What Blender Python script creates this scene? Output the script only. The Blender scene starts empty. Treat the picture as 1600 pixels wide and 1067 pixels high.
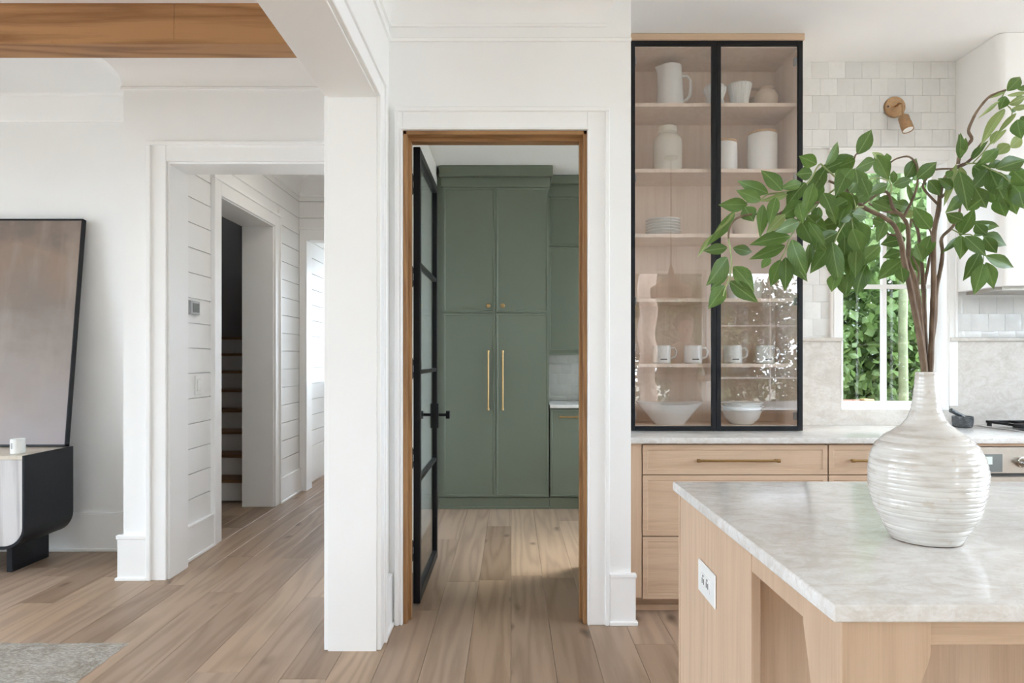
import bpy, bmesh, math, random
from mathutils import Vector, Matrix
random.seed(7)
S = bpy.context.scene
COL = S.collection
PI = math.pi
# ------------------------------------------------------------------ camera, world, light
F = 1067.0; CH = 1.32; HX, HY = 800.0, 560.0
cam = bpy.data.cameras.new('camera'); cam.sensor_width = 36.0; cam.lens = 36.0*F/1600.0
cam.shift_y = (HY-533.5)/1600.0; cam.clip_start = .05; cam.clip_end = 200
co = bpy.data.objects.new('camera', cam); COL.objects.link(co)
co.location = (0, 0, CH); co.rotation_euler = (PI/2, 0, 0)
S.camera = co
W = bpy.data.worlds.new('world'); S.world = W; W.use_nodes = True
bgn = W.node_tree.nodes['Background']
bgn.inputs[0].default_value = (.825, .935, 1.09, 1); bgn.inputs[1].default_value = 6.5
S.view_settings.view_transform = 'Standard'; S.view_settings.look = 'None'
S.view_settings.gamma = 1; S.view_settings.exposure = 1.06
S.view_settings.use_curve_mapping = False
sun = bpy.data.lights.new('sun', 'SUN'); sun.energy = 2.2; sun.angle = .25; sun.color = (1, .95, .86)
so = bpy.data.objects.new('sun', sun); COL.objects.link(so)
so.rotation_euler = Vector((-.55, -.42, -1.0)).to_track_quat('-Z', 'Y').to_euler()   # sun stands high beyond the kitchen wall
cy = S.cycles
cy.max_bounces = 14; cy.diffuse_bounces = 8; cy.glossy_bounces = 5; cy.transmission_bounces = 6; cy.transparent_max_bounces = 24
cy.sample_clamp_indirect = 6; cy.caustics_reflective = False; cy.caustics_refractive = False
cy.use_denoising = True

def portal(loc, direction, sx, sz):
    l = bpy.data.lights.new('window_portal', 'AREA'); l.shape = 'RECTANGLE'; l.size = sx; l.size_y = sz
    l.cycles.is_portal = True
    o = bpy.data.objects.new('window_portal', l); COL.objects.link(o); o.location = loc
    o.rotation_euler = Vector(direction).to_track_quat('-Z', 'Z' if abs(direction[2]) < .5 else 'Y').to_euler()
    return o

def X(px, Y): return (px-HX)/F*Y
def Z(py, Y): return CH-(py-HY)/F*Y

# ------------------------------------------------------------------ materials
MATS = {}
class NT:
    def __init__(s, name):
        s.m = bpy.data.materials.new(name); s.m.use_nodes = True
        s.t = s.m.node_tree; s.b = s.t.nodes['Principled BSDF']; MATS[name] = s.m
    def n(s, typ, **kw):
        x = s.t.nodes.new(typ)
        for k, v in kw.items(): setattr(x, k, v)
        return x
    def l(s, a, b): s.t.links.new(a, b)
    def math(s, op, a, b=None, c=None):
        x = s.n('ShaderNodeMath', operation=op)
        for i, v in enumerate((a, b, c)):
            if v is None: continue
            if isinstance(v, (int, float)): x.inputs[i].default_value = v
            else: s.l(v, x.inputs[i])
        return x.outputs[0]
    def noise(s, vec, scale, detail=4, rough=.55, dist=0):
        x = s.n('ShaderNodeTexNoise'); x.inputs['Scale'].default_value = scale; x.inputs['Detail'].default_value = detail
        x.inputs['Roughness'].default_value = rough; x.inputs['Distortion'].default_value = dist
        if vec is not None: s.l(vec, x.inputs['Vector'])
        return x.outputs['Fac']
    def ramp(s, fac, stops):
        x = s.n('ShaderNodeValToRGB'); e = x.color_ramp.elements
        while len(e) < len(stops): e.new(.5)
        for i, (p, c) in enumerate(stops): e[i].position = p; e[i].color = (*c, 1)
        s.l(fac, x.inputs[0]); return x.outputs[0]
    def mix(s, fac, a, b, mode='MIX'):
        x = s.n('ShaderNodeMix', data_type='RGBA', blend_type=mode)
        if isinstance(fac, (int, float)): x.inputs[0].default_value = fac
        else: s.l(fac, x.inputs[0])
        for i, v in ((6, a), (7, b)):
            if isinstance(v, tuple): x.inputs[i].default_value = (*v, 1)
            else: s.l(v, x.inputs[i])
        return x.outputs[2]
    def pos(s, scale=(1, 1, 1), rnd=0):
        g = s.n('ShaderNodeNewGeometry'); v = g.outputs['Position']
        if rnd:
            oi = s.n('ShaderNodeObjectInfo'); c = s.n('ShaderNodeCombineXYZ'); r = s.math('MULTIPLY', oi.outputs['Random'], rnd)
            s.l(r, c.inputs[0]); s.l(s.math('MULTIPLY', r, .73), c.inputs[1]); s.l(s.math('MULTIPLY', r, 1.31), c.inputs[2])
            a = s.n('ShaderNodeVectorMath', operation='ADD'); s.l(v, a.inputs[0]); s.l(c.outputs[0], a.inputs[1]); v = a.outputs[0]
        m = s.n('ShaderNodeVectorMath', operation='MULTIPLY'); s.l(v, m.inputs[0]); m.inputs[1].default_value = scale
        return m.outputs[0]
    def rand(s): return s.n('ShaderNodeObjectInfo').outputs['Random']
    def bump(s, h, strength, dist):
        x = s.n('ShaderNodeBump'); x.inputs['Strength'].default_value = strength; x.inputs['Distance'].default_value = dist
        s.l(h, x.inputs['Height']); s.l(x.outputs[0], s.b.inputs['Normal'])
    def col(s, c):
        if isinstance(c, tuple): s.b.inputs['Base Color'].default_value = (*c, 1)
        else: s.l(c, s.b.inputs['Base Color'])
    def set(s, **kw):
        for k, v in kw.items():
            i = s.b.inputs[k.replace('_', ' ')]
            if isinstance(v, (int, float, tuple)): i.default_value = v
            else: s.l(v, i)
        return s.m

def paint(name, c, rough=.5, var=.02, rnd=0.0, spec=.4):
    t = NT(name); n = t.noise(t.pos(), 2.2, 3)
    lo = tuple(v*(1-var) for v in c); hi = tuple(min(1, v*(1+var)) for v in c)
    k = t.ramp(n, [(.3, lo), (.7, hi)])
    if rnd:
        k = t.mix(t.math('MULTIPLY', t.rand(), rnd), k, tuple(v*.8 for v in c))
    t.col(k); t.set(Roughness=rough); t.b.inputs['Specular IOR Level'].default_value = spec
    t.bump(t.noise(t.pos(), 260, 2), .03, .001)
    return t.m
def plain(name, c, rough=.4, metal=0.0, nscale=30, var=.06):
    t = NT(name); n = t.noise(t.pos(), nscale, 3)
    t.col(t.ramp(n, [(.3, tuple(v*(1-var) for v in c)), (.7, tuple(min(1, v*(1+var)) for v in c))]))
    if max(c) < .03: t.b.inputs['Specular IOR Level'].default_value = .22
    return t.set(Roughness=rough, Metallic=metal)
def wood(name, base, dark, axis, rough=.5, scale=1.0, knots=False, rnd=0.0, cath=.5, grain=.5, hues=None):
    t = NT(name)
    st = {'x': (.07, 1, 1), 'y': (1, .07, 1), 'z': (1, 1, .06)}[axis]
    v = t.pos(tuple(a*scale for a in st), 37 if rnd or knots else 0)
    warp = t.noise(v, 3.0, 3, .5)
    w = t.n('ShaderNodeTexWave', wave_type='RINGS' if cath else 'BANDS', bands_direction='X') if False else None
    rings = t.math('FRACT', t.math('MULTIPLY', warp, 13.0))
    rings = t.math('ABSOLUTE', t.math('SUBTRACT', rings, .5))
    rings = t.math('MULTIPLY', rings, 2.0)
    fine = t.noise(v, 95, 3, .6)
    st2 = {'x': (.02, 1, 1), 'y': (1, .02, 1), 'z': (1, 1, .02)}[axis]
    streak = t.noise(t.pos(tuple(a*scale for a in st2), 37 if rnd or knots else 0), 240, 2, .6)
    f = t.math('ADD', t.math('MULTIPLY', rings, cath), t.math('MULTIPLY', fine, grain))
    f = t.math('ADD', f, t.math('MULTIPLY', streak, .45))
    f = t.math('DIVIDE', f, cath+grain+.45)
    k = t.ramp(f, [(.28, dark), (.60, base)])
    broad = t.noise(t.pos(tuple(a for a in st), 11 if rnd else 0), 2.5, 2)
    k = t.mix(t.ramp(broad, [(.35, (0, 0, 0)), (.75, (.35, .35, .35))]), k, dark)
    if rnd:
        hs = hues or [tuple(v*.78 for v in base), base, tuple(min(1, v*1.12) for v in base)]
        tint = t.ramp(t.rand(), [(i/(len(hs)-1), h) for i, h in enumerate(hs)])
        k = t.mix(rnd, k, t.mix(.5, tint, k), 'MIX')
    if knots:
        vo = t.n('ShaderNodeTexVoronoi', voronoi_dimensions='2D'); vo.inputs['Scale'].default_value = 3.2; vo.inputs['Randomness'].default_value = 1
        dv = t.pos((1.0, .45, 1.0) if axis == 'y' else (1, 1, .45), 37)
        nv = t.n('ShaderNodeVectorMath', operation='ADD'); t.l(dv, nv.inputs[0])
        nn = t.n('ShaderNodeTexNoise'); nn.inputs['Scale'].default_value = 9; t.l(dv, nn.inputs['Vector'])
        sc = t.n('ShaderNodeVectorMath', operation='SCALE'); t.l(nn.outputs['Color'], sc.inputs[0]); sc.inputs['Scale'].default_value = .09
        t.l(sc.outputs[0], nv.inputs[1]); t.l(nv.outputs[0], vo.inputs['Vector'])
        kn = t.ramp(vo.outputs['Distance'], [(.0, (.9, .9, .9)), (.035, (.6, .6, .6)), (.10, (0, 0, 0))])
        gate = t.ramp(t.noise(t.pos((1, .5, 1), 37), 1.7, 1), [(.48, (0, 0, 0)), (.54, (1, 1, 1))])
        k = t.mix(t.mix(1.0, kn, gate, 'MULTIPLY'), k, tuple(v*.33 for v in dark))
    t.col(k); t.set(Roughness=rough); t.b.inputs['Specular IOR Level'].default_value = .35
    t.bump(f, .12, .0015)
    return t.m
def stone(name, base, light, vein, scale=1.0, rough=.16):
    t = NT(name)
    mp_ = t.n('ShaderNodeMapping'); mp_.inputs['Rotation'].default_value = (.5, .35, .6); mp_.inputs['Scale'].default_value = (.8*scale, 1.25*scale, 1.25*scale)
    t.l(t.pos(), mp_.inputs['Vector']); v = mp_.outputs[0]
    a = t.noise(v, 2.0, 7, .66, 1.2); b = t.noise(v, 6.5, 6, .72, 1.6); c = t.noise(v, 30, 6, .75, 1.5)
    k = t.ramp(a, [(.3, base), (.5, light), (.72, base)])
    k = t.mix(t.ramp(b, [(.40, (.42, .42, .42)), (.52, (.06, .06, .06)), (.62, (0, 0, 0))]), k, vein)
    k = t.mix(t.ramp(c, [(.38, (.3, .3, .3)), (.56, (0, 0, 0))]), k, vein)
    t.col(k); return t.set(Roughness=rough)

paint('white_paint', (.90, .90, .895), .45, .012)
paint('trim_paint', (.91, .91, .905), .35, .012)
paint('ceiling_paint', (.90, .90, .895), .7, .012)
paint('plaster', (.89, .888, .88), .6, .012)
paint('shiplap_paint', (.89, .888, .88), .45, .012, rnd=.04)
paint('green_paint', (.158, .182, .138), .42)
paint('stairwell_shade_paint', (.30, .28, .265), .6)  # stairwell walls: the shade in there is put into the colour
wood('floor_oak', (.43, .30, .21), (.235, .15, .095), 'y', .42, 1.0, knots=True, rnd=1.0, cath=.8,
     hues=[(.20, .135, .09), (.37, .27, .20), (.47, .36, .28), (.27, .185, .125), (.50, .37, .26), (.32, .235, .175)])
wood('cabinet_oak', (.64, .47, .335), (.52, .365, .25), 'x', .5, 1.0, cath=.25)
wood('cabinet_oak_upright', (.64, .47, .335), (.52, .365, .25), 'z', .5, 1.0, cath=.25)
wood('brightened_oak', (.80, .68, .58), (.71, .575, .47), 'z', .5, 1.0, cath=.25)  # same oak, lightened to make up for weak light inside the glass cabinet
wood('beam_oak', (.44, .23, .10), (.27, .125, .048), 'x', .5, .8, cath=.7)
wood('jamb_oak', (.42, .235, .105), (.25, .125, .05), 'z', .5, 1.4, cath=.5)
wood('jamb_oak_head', (.42, .235, .105), (.25, .125, .05), 'x', .5, 1.4, cath=.5)
wood('tread_oak', (.34, .20, .10), (.2, .10, .045), 'x', .5, 1.0)
wood('whitewashed_wood', (.66, .64, .63), (.42, .40, .40), 'z', .55, 1.0, cath=.6)
wood('lid_wood', (.60, .40, .24), (.42, .26, .14), 'x', .5, 2.0)
wood('walnut_wood', (.30, .16, .08), (.15, .07, .03), 'x', .45, 2.0)
stone('quartzite', (.67, .65, .62), (.82, .82, .815), (.55, .50, .44), 1.5, .16)
stone('quartzite_wall', (.60, .56, .51), (.72, .69, .65), (.50, .445, .385), 1.6, .25)
stone('travertine', (.60, .52, .42), (.68, .61, .52), (.5, .42, .33), 2.0, .3)
stone('black_marble', (.02, .022, .025), (.035, .04, .045), (.16, .17, .18), 6.0, .2)
plain('black_metal', (.012, .0125, .015), .42, 0, 40, .1)
plain('black_lacquer', (.014, .016, .020), .38, 0, 40, .1)
plain('brass', (.46, .31, .14), .32, 1.0, 60, .08)
plain('aged_brass', (.45, .29, .165), .38, 1.0, 60, .12)
plain('steel', (.46, .42, .38), .30, 1.0, 20, .05)
plain('chrome', (.7, .7, .7), .15, 1.0, 20, .03)
plain('cast_iron', (.018, .018, .02), .55, 0, 60, .2)
plain('white_ceramic', (.80, .81, .80), .16, 0, 20, .02)
plain('cream_ceramic', (.68, .66, .58), .25, 0, 20, .04)
plain('beige_ceramic', (.58, .48, .38), .4, 0, 30, .05)
plain('white_plastic', (.82, .82, .80), .35, 0, 20, .02)
plain('grey_plastic', (.32, .32, .32), .35, 0, 20, .04)
plain('display_grey', (.17, .19, .19), .12, 0, 20, .04)
plain('display_white', (.75, .85, .82), .2, 0, 20, .02)
plain('socket_dark', (.03, .03, .03), .5, 0, 20, .04)
plain('vase_foot_clay', (.20, .09, .05), .7, 0, 60, .2)
plain('soil_ground', (.22, .2, .15), .9, 0, 3, .3)
plain('stone_paving', (.45, .43, .40), .8, 0, 3, .1)
plain('palm_bark', (.60, .46, .38), .85, 0, 18, .4)
plain('brick_red', (.45, .20, .14), .85, 0, 18, .2)
plain('post_wood', (.50, .30, .15), .7, 0, 14, .2)
plain('pale_bark', (.20, .23, .13), .8, 0, 12, .2)
plain('skin', (.50, .30, .22), .5, 0, 20, .04)
plain('dark_hair', (.04, .025, .018), .5, 0, 60, .2)
plain('beige_cloth', (.42, .36, .31), .8, 0, 80, .1)
plain('bulb_glass', (.85, .85, .82), .1, 0, 20, .02)

t = NT('zellige')                                       # glazed hand-made tile, every tile its own tone
r = t.rand()
k = t.ramp(r, [(0, (.71, .715, .71)), (.4, (.76, .76, .75)), (.75, (.79, .79, .78)), (1, (.84, .845, .84))])
k = t.mix(t.ramp(t.noise(t.pos((1, 1, 1), 20), 26, 4), [(.45, (0, 0, 0)), (.75, (.25, .25, .25))]), k, (.64, .64, .63))
t.col(k); t.set(Roughness=.16); t.bump(t.noise(t.pos((1, 1, 1), 20), 30, 2), .25, .004)

t = NT('vase_glaze')
n1 = t.noise(t.pos((1, 1, 6)), 12, 5); n2 = t.noise(t.pos(), 45, 4)
k = t.ramp(n1, [(.3, (.52, .475, .425)), (.48, (.66, .635, .60)), (.72, (.74, .725, .70))])
k = t.mix(t.ramp(n2, [(.62, (0, 0, 0)), (.72, (.5, .5, .5))]), k, (.52, .43, .35))
t.col(k); t.set(Roughness=.13); t.b.inputs['Coat Weight'].default_value = .5; t.b.inputs['Coat Roughness'].default_value = .05

def leafmat(name, c, c2, rib, rough=.42, trans=.25):
    t = NT(name); tc = t.n('ShaderNodeTexCoord'); sp = t.n('ShaderNodeSeparateXYZ'); t.l(tc.outputs['Object'], sp.inputs[0])
    ax = t.math('ABSOLUTE', sp.outputs[0])
    k = t.ramp(t.noise(tc.outputs['Object'], 2.5, 3), [(.3, c), (.7, c2)])
    k = t.mix(t.math('MULTIPLY', t.rand(), .75), k, tuple(v*.72 for v in c))
    vein = t.math('SUBTRACT', sp.outputs[1], t.math('MULTIPLY', ax, .9))
    vn = t.math('ABSOLUTE', t.math('SUBTRACT', t.math('FRACT', t.math('MULTIPLY', vein, 7)), .5))
    k = t.mix(t.ramp(vn, [(.0, (.28, .28, .28)), (.12, (0, 0, 0))]), k, rib)
    k = t.mix(t.ramp(ax, [(.018, (.8, .8, .8)), (.04, (0, 0, 0))]), k, rib)
    t.col(k); t.set(Roughness=rough)
    tr = t.n('ShaderNodeBsdfTranslucent'); t.l(k, tr.inputs[0])
    mx = t.n('ShaderNodeMixShader'); mx.inputs[0].default_value = trans
    out = t.t.nodes['Material Output']; t.l(t.b.outputs[0], mx.inputs[1]); t.l(tr.outputs[0], mx.inputs[2]); t.l(mx.outputs[0], out.inputs[0])
    return t.m
leafmat('leaf_green', (.085, .170, .032), (.165, .285, .065), (.22, .33, .11))
leafmat('leaf_pale', (.30, .40, .13), (.38, .47, .19), (.45, .52, .26), .5)
leafmat('hedge_leaf', (.12, .21, .06), (.27, .38, .13), (.2, .3, .1), .5, .4)
leafmat('tree_leaf', (.05, .085, .025), (.10, .15, .045), (.2, .3, .1), .5, .3)
t = NT('twig_bark')
n = t.noise(t.pos((1, 1, .4)), 60, 4)
t.col(t.ramp(n, [(.3, (.11, .068, .045)), (.7, (.24, .17, .115))])); t.set(Roughness=.75); t.bump(n, .4, .003)
plain('green_stem', (.30, .36, .15), .5, 0, 40, .15)

def glassmat(name, tint, ior=1.5, rough=0.0):
    m = bpy.data.materials.new(name); m.use_nodes = True; MATS[name] = m
    T = m.node_tree; T.nodes.remove(T.nodes['Principled BSDF']); out = T.nodes['Material Output']
    tr = T.nodes.new('ShaderNodeBsdfTransparent'); tr.inputs[0].default_value = (*tint, 1)
    gl = T.nodes.new('ShaderNodeBsdfGlossy'); gl.inputs['Roughness'].default_value = rough
    f0 = ((ior-1)/(ior+1))**2                                # Schlick reflectance, the same from both faces of a pane
    ge = T.nodes.new('ShaderNodeNewGeometry'); dt = T.nodes.new('ShaderNodeVectorMath'); dt.operation = 'DOT_PRODUCT'
    T.links.new(ge.outputs['Normal'], dt.inputs[0]); T.links.new(ge.outputs['Incoming'], dt.inputs[1])
    def mth(op, a, b=None):
        x = T.nodes.new('ShaderNodeMath'); x.operation = op
        for i, q in enumerate((a, b)):
            if q is None: continue
            if isinstance(q, float): x.inputs[i].default_value = q
            else: T.links.new(q, x.inputs[i])
        return x
    p5 = mth('POWER', mth('SUBTRACT', 1.0, mth('ABSOLUTE', dt.outputs['Value']).outputs[0]).outputs[0], 5.0)
    fr = mth('ADD', mth('MULTIPLY', p5.outputs[0], 1.0-f0).outputs[0], f0)
    mx = T.nodes.new('ShaderNodeMixShader')
    T.links.new(fr.outputs[0], mx.inputs[0]); T.links.new(tr.outputs[0], mx.inputs[1]); T.links.new(gl.outputs[0], mx.inputs[2])
    T.links.new(mx.outputs[0], out.inputs[0])
glassmat('window_glass', (.98, .99, .985))
glassmat('cabinet_glass', (.995, .985, .98), 1.82)
glassmat('door_glass', (.95, .97, .955), 1.6)
glassmat('jar_glass', (.96, .97, .97))

t = NT('painting_canvas')
g = t.n('ShaderNodeNewGeometry'); sp = t.n('ShaderNodeSeparateXYZ'); t.l(g.outputs['Position'], sp.inputs[0])
hgt = t.n('ShaderNodeMapRange'); hgt.inputs[1].default_value = .75; hgt.inputs[2].default_value = 2.26; t.l(sp.outputs[2], hgt.inputs[0])
f = t.math('ADD', hgt.outputs[0], t.math('MULTIPLY', t.math('SUBTRACT', t.noise(t.pos((1, 1, 1.4)), 2.4, 5), .5), .7))
k = t.ramp(f, [(.05, (.36, .325, .325)), (.35, (.33, .285, .265)), (.6, (.24, .20, .175)), (.85, (.30, .215, .165)), (1, (.20, .16, .135))])
k = t.mix(t.ramp(t.noise(t.pos((3, 1, .8)), 2.2, 3), [(.5, (0, 0, 0)), (.75, (.5, .5, .5))]), k, (.40, .34, .30))
t.col(k); t.set(Roughness=.8); t.bump(t.noise(t.pos(), 420, 2), .2, .001)
t = NT('rug_pile')
a = t.noise(t.pos(), 7, 6, .7, 1.0); b = t.noise(t.pos((1, 3, 1)), 60, 4, .7)
k = t.ramp(a, [(.3, (.22, .18, .13)), (.5, (.46, .42, .37)), (.7, (.60, .58, .55))])
k = t.mix(t.ramp(b, [(.42, (.7, .7, .7)), (.58, (0, 0, 0))]), k, (.20, .175, .14))
t.col(k); t.set(Roughness=.95); t.bump(b, .8, .006)

# ------------------------------------------------------------------ mesh helpers
ORG = {}
def org(p): return ORG.get(p.name, Vector((0, 0, 0))) if p is not None else Vector((0, 0, 0))
class MB:
    def __init__(s): s.v = []; s.f = []
    def box(s, x0, x1, y0, y1, z0, z1):
        if x1 < x0: x0, x1 = x1, x0
        if y1 < y0: y0, y1 = y1, y0
        if z1 < z0: z0, z1 = z1, z0
        b = len(s.v)
        s.v += [(x, y, z) for z in (z0, z1) for y in (y0, y1) for x in (x0, x1)]
        s.f += [tuple(b+i for i in q) for q in ((0, 2, 3, 1), (4, 5, 7, 6), (0, 1, 5, 4), (2, 6, 7, 3), (0, 4, 6, 2), (1, 3, 7, 5))]
        return s
    def prism(s, prof, fn, a, b, m0=0, m1=0):
        """closed profile of (d, z); fn(d, z, t) -> xyz; ends shifted by m*d (mitres)"""
        n = len(prof); k = len(s.v)
        s.v += [fn(d, z, a+m0*d) for d, z in prof] + [fn(d, z, b+m1*d) for d, z in prof]
        s.f += [(k+i, k+(i+1) % n, k+n+(i+1) % n, k+n+i) for i in range(n)]
        s.f += [tuple(k+n-1-i for i in range(n)), tuple(k+n+i for i in range(n))]
        return s
    def lathe(s, prof, c, seg=32, fr=None):
        k = len(s.v); n = len(prof)
        for j in range(seg):
            a = 2*PI*j/seg
            for r, z in prof:
                rr = r if fr is None else fr(r, z, a)
                s.v.append((c[0]+rr*math.cos(a), c[1]+rr*math.sin(a), c[2]+z))
        for j in range(seg):
            j2 = (j+1) % seg
            for i in range(n-1): s.f.append((k+j*n+i, k+j2*n+i, k+j2*n+i+1, k+j*n+i+1))
        if prof[0][0] > 1e-6: s.f.append(tuple(k+j*n for j in range(seg-1, -1, -1)))
        if prof[-1][0] > 1e-6: s.f.append(tuple(k+j*n+n-1 for j in range(seg)))
        return s
    def tube(s, pts, rad, seg=8, cap=True):
        pts = [Vector(p) for p in pts]; n = len(pts)
        if not isinstance(rad, (list, tuple)): rad = [rad]*n
        k = len(s.v); up = None
        for i, p in enumerate(pts):
            d = (pts[min(i+1, n-1)]-pts[max(i-1, 0)]).normalized()
            if up is None:
                up = Vector((0, 0, 1)) if abs(d.z) < .9 else Vector((1, 0, 0))
            u = (up-d*up.dot(d)).normalized(); up = u; w = d.cross(u)
            for j in range(seg):
                a = 2*PI*j/seg
                s.v.append(tuple(p+(u*math.cos(a)+w*math.sin(a))*rad[i]))
        for i in range(n-1):
            for j in range(seg):
                j2 = (j+1) % seg
                s.f.append((k+i*seg+j, k+i*seg+j2, k+(i+1)*seg+j2, k+(i+1)*seg+j))
        if cap:
            s.f.append(tuple(k+j for j in range(seg-1, -1, -1))); s.f.append(tuple(k+(n-1)*seg+j for j in range(seg)))
        return s
    def xf(s, M, start=0):
        s.v[start:] = [tuple(M @ Vector(p)) for p in s.v[start:]]; return s
    def mesh(s, name, off=Vector((0, 0, 0)), bevel=0, seg=1, smooth=True, fix=True):
        me = bpy.data.meshes.new(name)
        me.from_pydata([(p[0]-off[0], p[1]-off[1], p[2]-off[2]) for p in s.v], [], s.f)
        if bevel or fix:
            bm = bmesh.new(); bm.from_mesh(me)
            if fix: bmesh.ops.recalc_face_normals(bm, faces=bm.faces)
            if bevel:
                es = [e for e in bm.edges if len(e.link_faces) == 2 and e.calc_face_angle(0) > .6]
                bmesh.ops.bevel(bm, geom=es, offset=bevel, segments=seg, affect='EDGES', profile=.6)
            bm.to_mesh(me); bm.free()
        if smooth:
            me.polygons.foreach_set('use_smooth', [True]*len(me.polygons))
            me.set_sharp_from_angle(angle=.6)
        me.update(); return me
    def obj(s, name, mat, parent=None, bevel=0, seg=1, smooth=True, label=None, cat=None, group=None, kind=None, fix=True):
        o0 = org(parent)
        if parent is None and cat is not None and kind != 'structure':
            xs = [p[0] for p in s.v]; ys = [p[1] for p in s.v]; zs = [p[2] for p in s.v]
            o0 = Vector(((min(xs)+max(xs))/2, (min(ys)+max(ys))/2, min(zs)))
        me = s.mesh(name, o0, bevel, seg, smooth, fix)
        me.materials.append(MATS[mat])
        o = bpy.data.objects.new(name, me); COL.objects.link(o)
        if parent is not None: o.parent = parent
        else: o.location = o0
        ORG[o.name] = o0
        tag(o, label, cat, group, kind); return o
def tag(o, label=None, cat=None, group=None, kind=None):
    for k, v in (('label', label), ('category', cat), ('group', group), ('kind', kind)):
        if v: o[k] = v
    return o
def thing(name, loc, label, cat, group=None, kind=None):
    o = bpy.data.objects.new(name, None); COL.objects.link(o); o.location = loc; o.empty_display_size = .1
    ORG[o.name] = Vector(loc); return tag(o, label, cat, group, kind)
def box(name, b, mat, parent=None, bevel=0, **kw): return MB().box(*b).obj(name, mat, parent, bevel, **kw)
def place(name, me, parent, loc, scale=(1, 1, 1), rot=None):
    o = bpy.data.objects.new(name, me); COL.objects.link(o); o.parent = parent
    o.location = Vector(loc)-org(parent); o.scale = scale
    if rot is not None: o.rotation_euler = rot
    return o
def wall_x(mb, x0, x1, y0, y1, z0, z1, ops=()):       # wall running along x with openings (xa, xb, za, zb)
    c = x0
    for xa, xb, za, zb in sorted(ops):
        if xa > c: mb.box(c, xa, y0, y1, z0, z1)
        if za > z0: mb.box(xa, xb, y0, y1, z0, za)
        if zb < z1: mb.box(xa, xb, y0, y1, zb, z1)
        c = xb
    if c < x1: mb.box(c, x1, y0, y1, z0, z1)
    return mb
def wall_y(mb, x0, x1, y0, y1, z0, z1, ops=()):
    c = y0
    for ya, yb, za, zb in sorted(ops):
        if ya > c: mb.box(x0, x1, c, ya, z0, z1)
        if za > z0: mb.box(x0, x1, ya, yb, z0, za)
        if zb < z1: mb.box(x0, x1, ya, yb, zb, z1)
        c = yb
    if c < y1: mb.box(x0, x1, c, y1, z0, z1)
    return mb
ST = 'structure'
H = 3.135
def cove(z0, D, top, lip=.012, n=10):                  # crown profile: small lip then a concave quarter up to the ceiling
    p = [(0, z0), (lip, z0), (lip, z0+.012), (lip*.5, z0+.02)]
    for i in range(n+1):
        a = PI/2*i/n
        p.append((lip*.5+(D-lip*.5)*(1-math.cos(a)), z0+.02+(top-z0-.04)*math.sin(a)))
    return p+[(D, top), (0, top)]

# ------------------------------------------------------------------ floor
fl = MB().box(-6.0, 5.3, -3.5, 10.4, -.06, -.012).obj('floor', 'floor_oak', label='light brown oak plank floor', cat='floor', kind=ST)
pw = .19; px0 = -4.66
rr = random.Random(11)
plank_meshes = {}
def plank(L):
    k = round(L, 1)
    if k not in plank_meshes:
        m = MB().box(-pw/2+.0005, pw/2-.0005, -k/2+.0005, k/2-.0005, -.012, 0).mesh('plank', bevel=.0012, smooth=False)
        m.materials.append(MATS['floor_oak']); plank_meshes[k] = m
    return plank_meshes[k], k
for i in range(33):
    y = .2-rr.random()*1.2
    while y < 8.2:
        m, k = plank(1.3+1.1*rr.random())
        xc = px0+pw*i
        vis = y+k > 1.6 and (y < 4.8 or -2.4 < xc < .8)
        if vis: place('plank', m, fl, (xc, y+k/2, 0))
        else: pass
        y += k
# plain floor where no single planks can be seen
for (a, b, c, d) in ((-6, 5.3, -3.5, .25), (1.52, 5.3, .25, 4.2)):
    box('floor_field', (a, b, c, d, -.012, -.001), 'floor_oak', fl)

# ------------------------------------------------------------------ shell
XS0, XS1 = -.83, -.612       # partition between living room and kitchen
OPZ = 2.498
box('ceiling', (-6.0, 5.3, -3.5, 4.86, H, H+.12), 'ceiling_paint', label='white painted ceiling of kitchen and living room', cat='ceiling', kind=ST)
m = MB(); m.box(XS0, XS1, 3.08, 4.22, 0, H); m.box(XS0, XS1, -3.3, 3.08, OPZ, H)
wp = m.obj('wall_partition', 'trim_paint', label='white partition end and header of the wide cased opening', cat='wall', kind=ST)
# casing of the wide opening
m = MB()
for s, xw in ((1, XS1), (-1, XS0)):
    a, b = (xw, xw+.02*s); c = xw+.032*s
    m.box(a, b, 3.088, 3.185, 0, OPZ+.10); m.box(a, c, 3.165, 3.192, 0, OPZ+.083)
    m.box(a, b, -3.2, 3.0875, OPZ+.008, OPZ+.10); m.box(a, c, -3.2, 3.192, OPZ+.0835, OPZ+.106)
m.obj('trim_1', 'trim_paint', bevel=.003, label='white flat casing around the wide opening', cat='trim', kind=ST)
# pantry front wall
DX0, DX1, DZ = X(630, 3.4), X(917, 3.4), 2.452
PY0, PY1 = 3.40, 3.56
m = wall_x(MB(), XS1, .592, PY0, PY1, 0, H, [(DX0-.004, DX1+.004, 0, DZ+.004)]); m.box(.47, .592, PY1, 4.36, 0, H)
m.obj('wall_pantry', 'white_paint', label='white wall around the pantry doorway', cat='wall', kind=ST)
cz = DZ+.0005
m = MB(); cw = .104; cl, cr = DX0-.0005, DX1+.0005; xl = max(cl-cw, XS1+.036)
for xa, xb, b0, b1 in ((xl, cl, xl-.004, xl+.016), (cr, cr+cw, cr+cw-.016, cr+cw+.004)):
    m.box(xa, xb, PY0-.02, PY0, 0, cz+cw); m.box(b0, b1, PY0-.033, PY0, 0, cz+cw-.016)
m.box(cl+.0004, cr-.0004, PY0-.0203, PY0, cz, cz+cw-.001); m.box(xl-.0044, cr+cw+.0044, PY0-.0334, PY0, cz+cw-.0156, cz+cw+.006)
for xa in (cl-.0095, cr+.0005): m.box(xa, xa+.009, PY0-.026, PY0, 0, cz)
m.box(cl-.010, cr+.010, PY0-.0264, PY0, cz+.0003, cz+.009)
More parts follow.
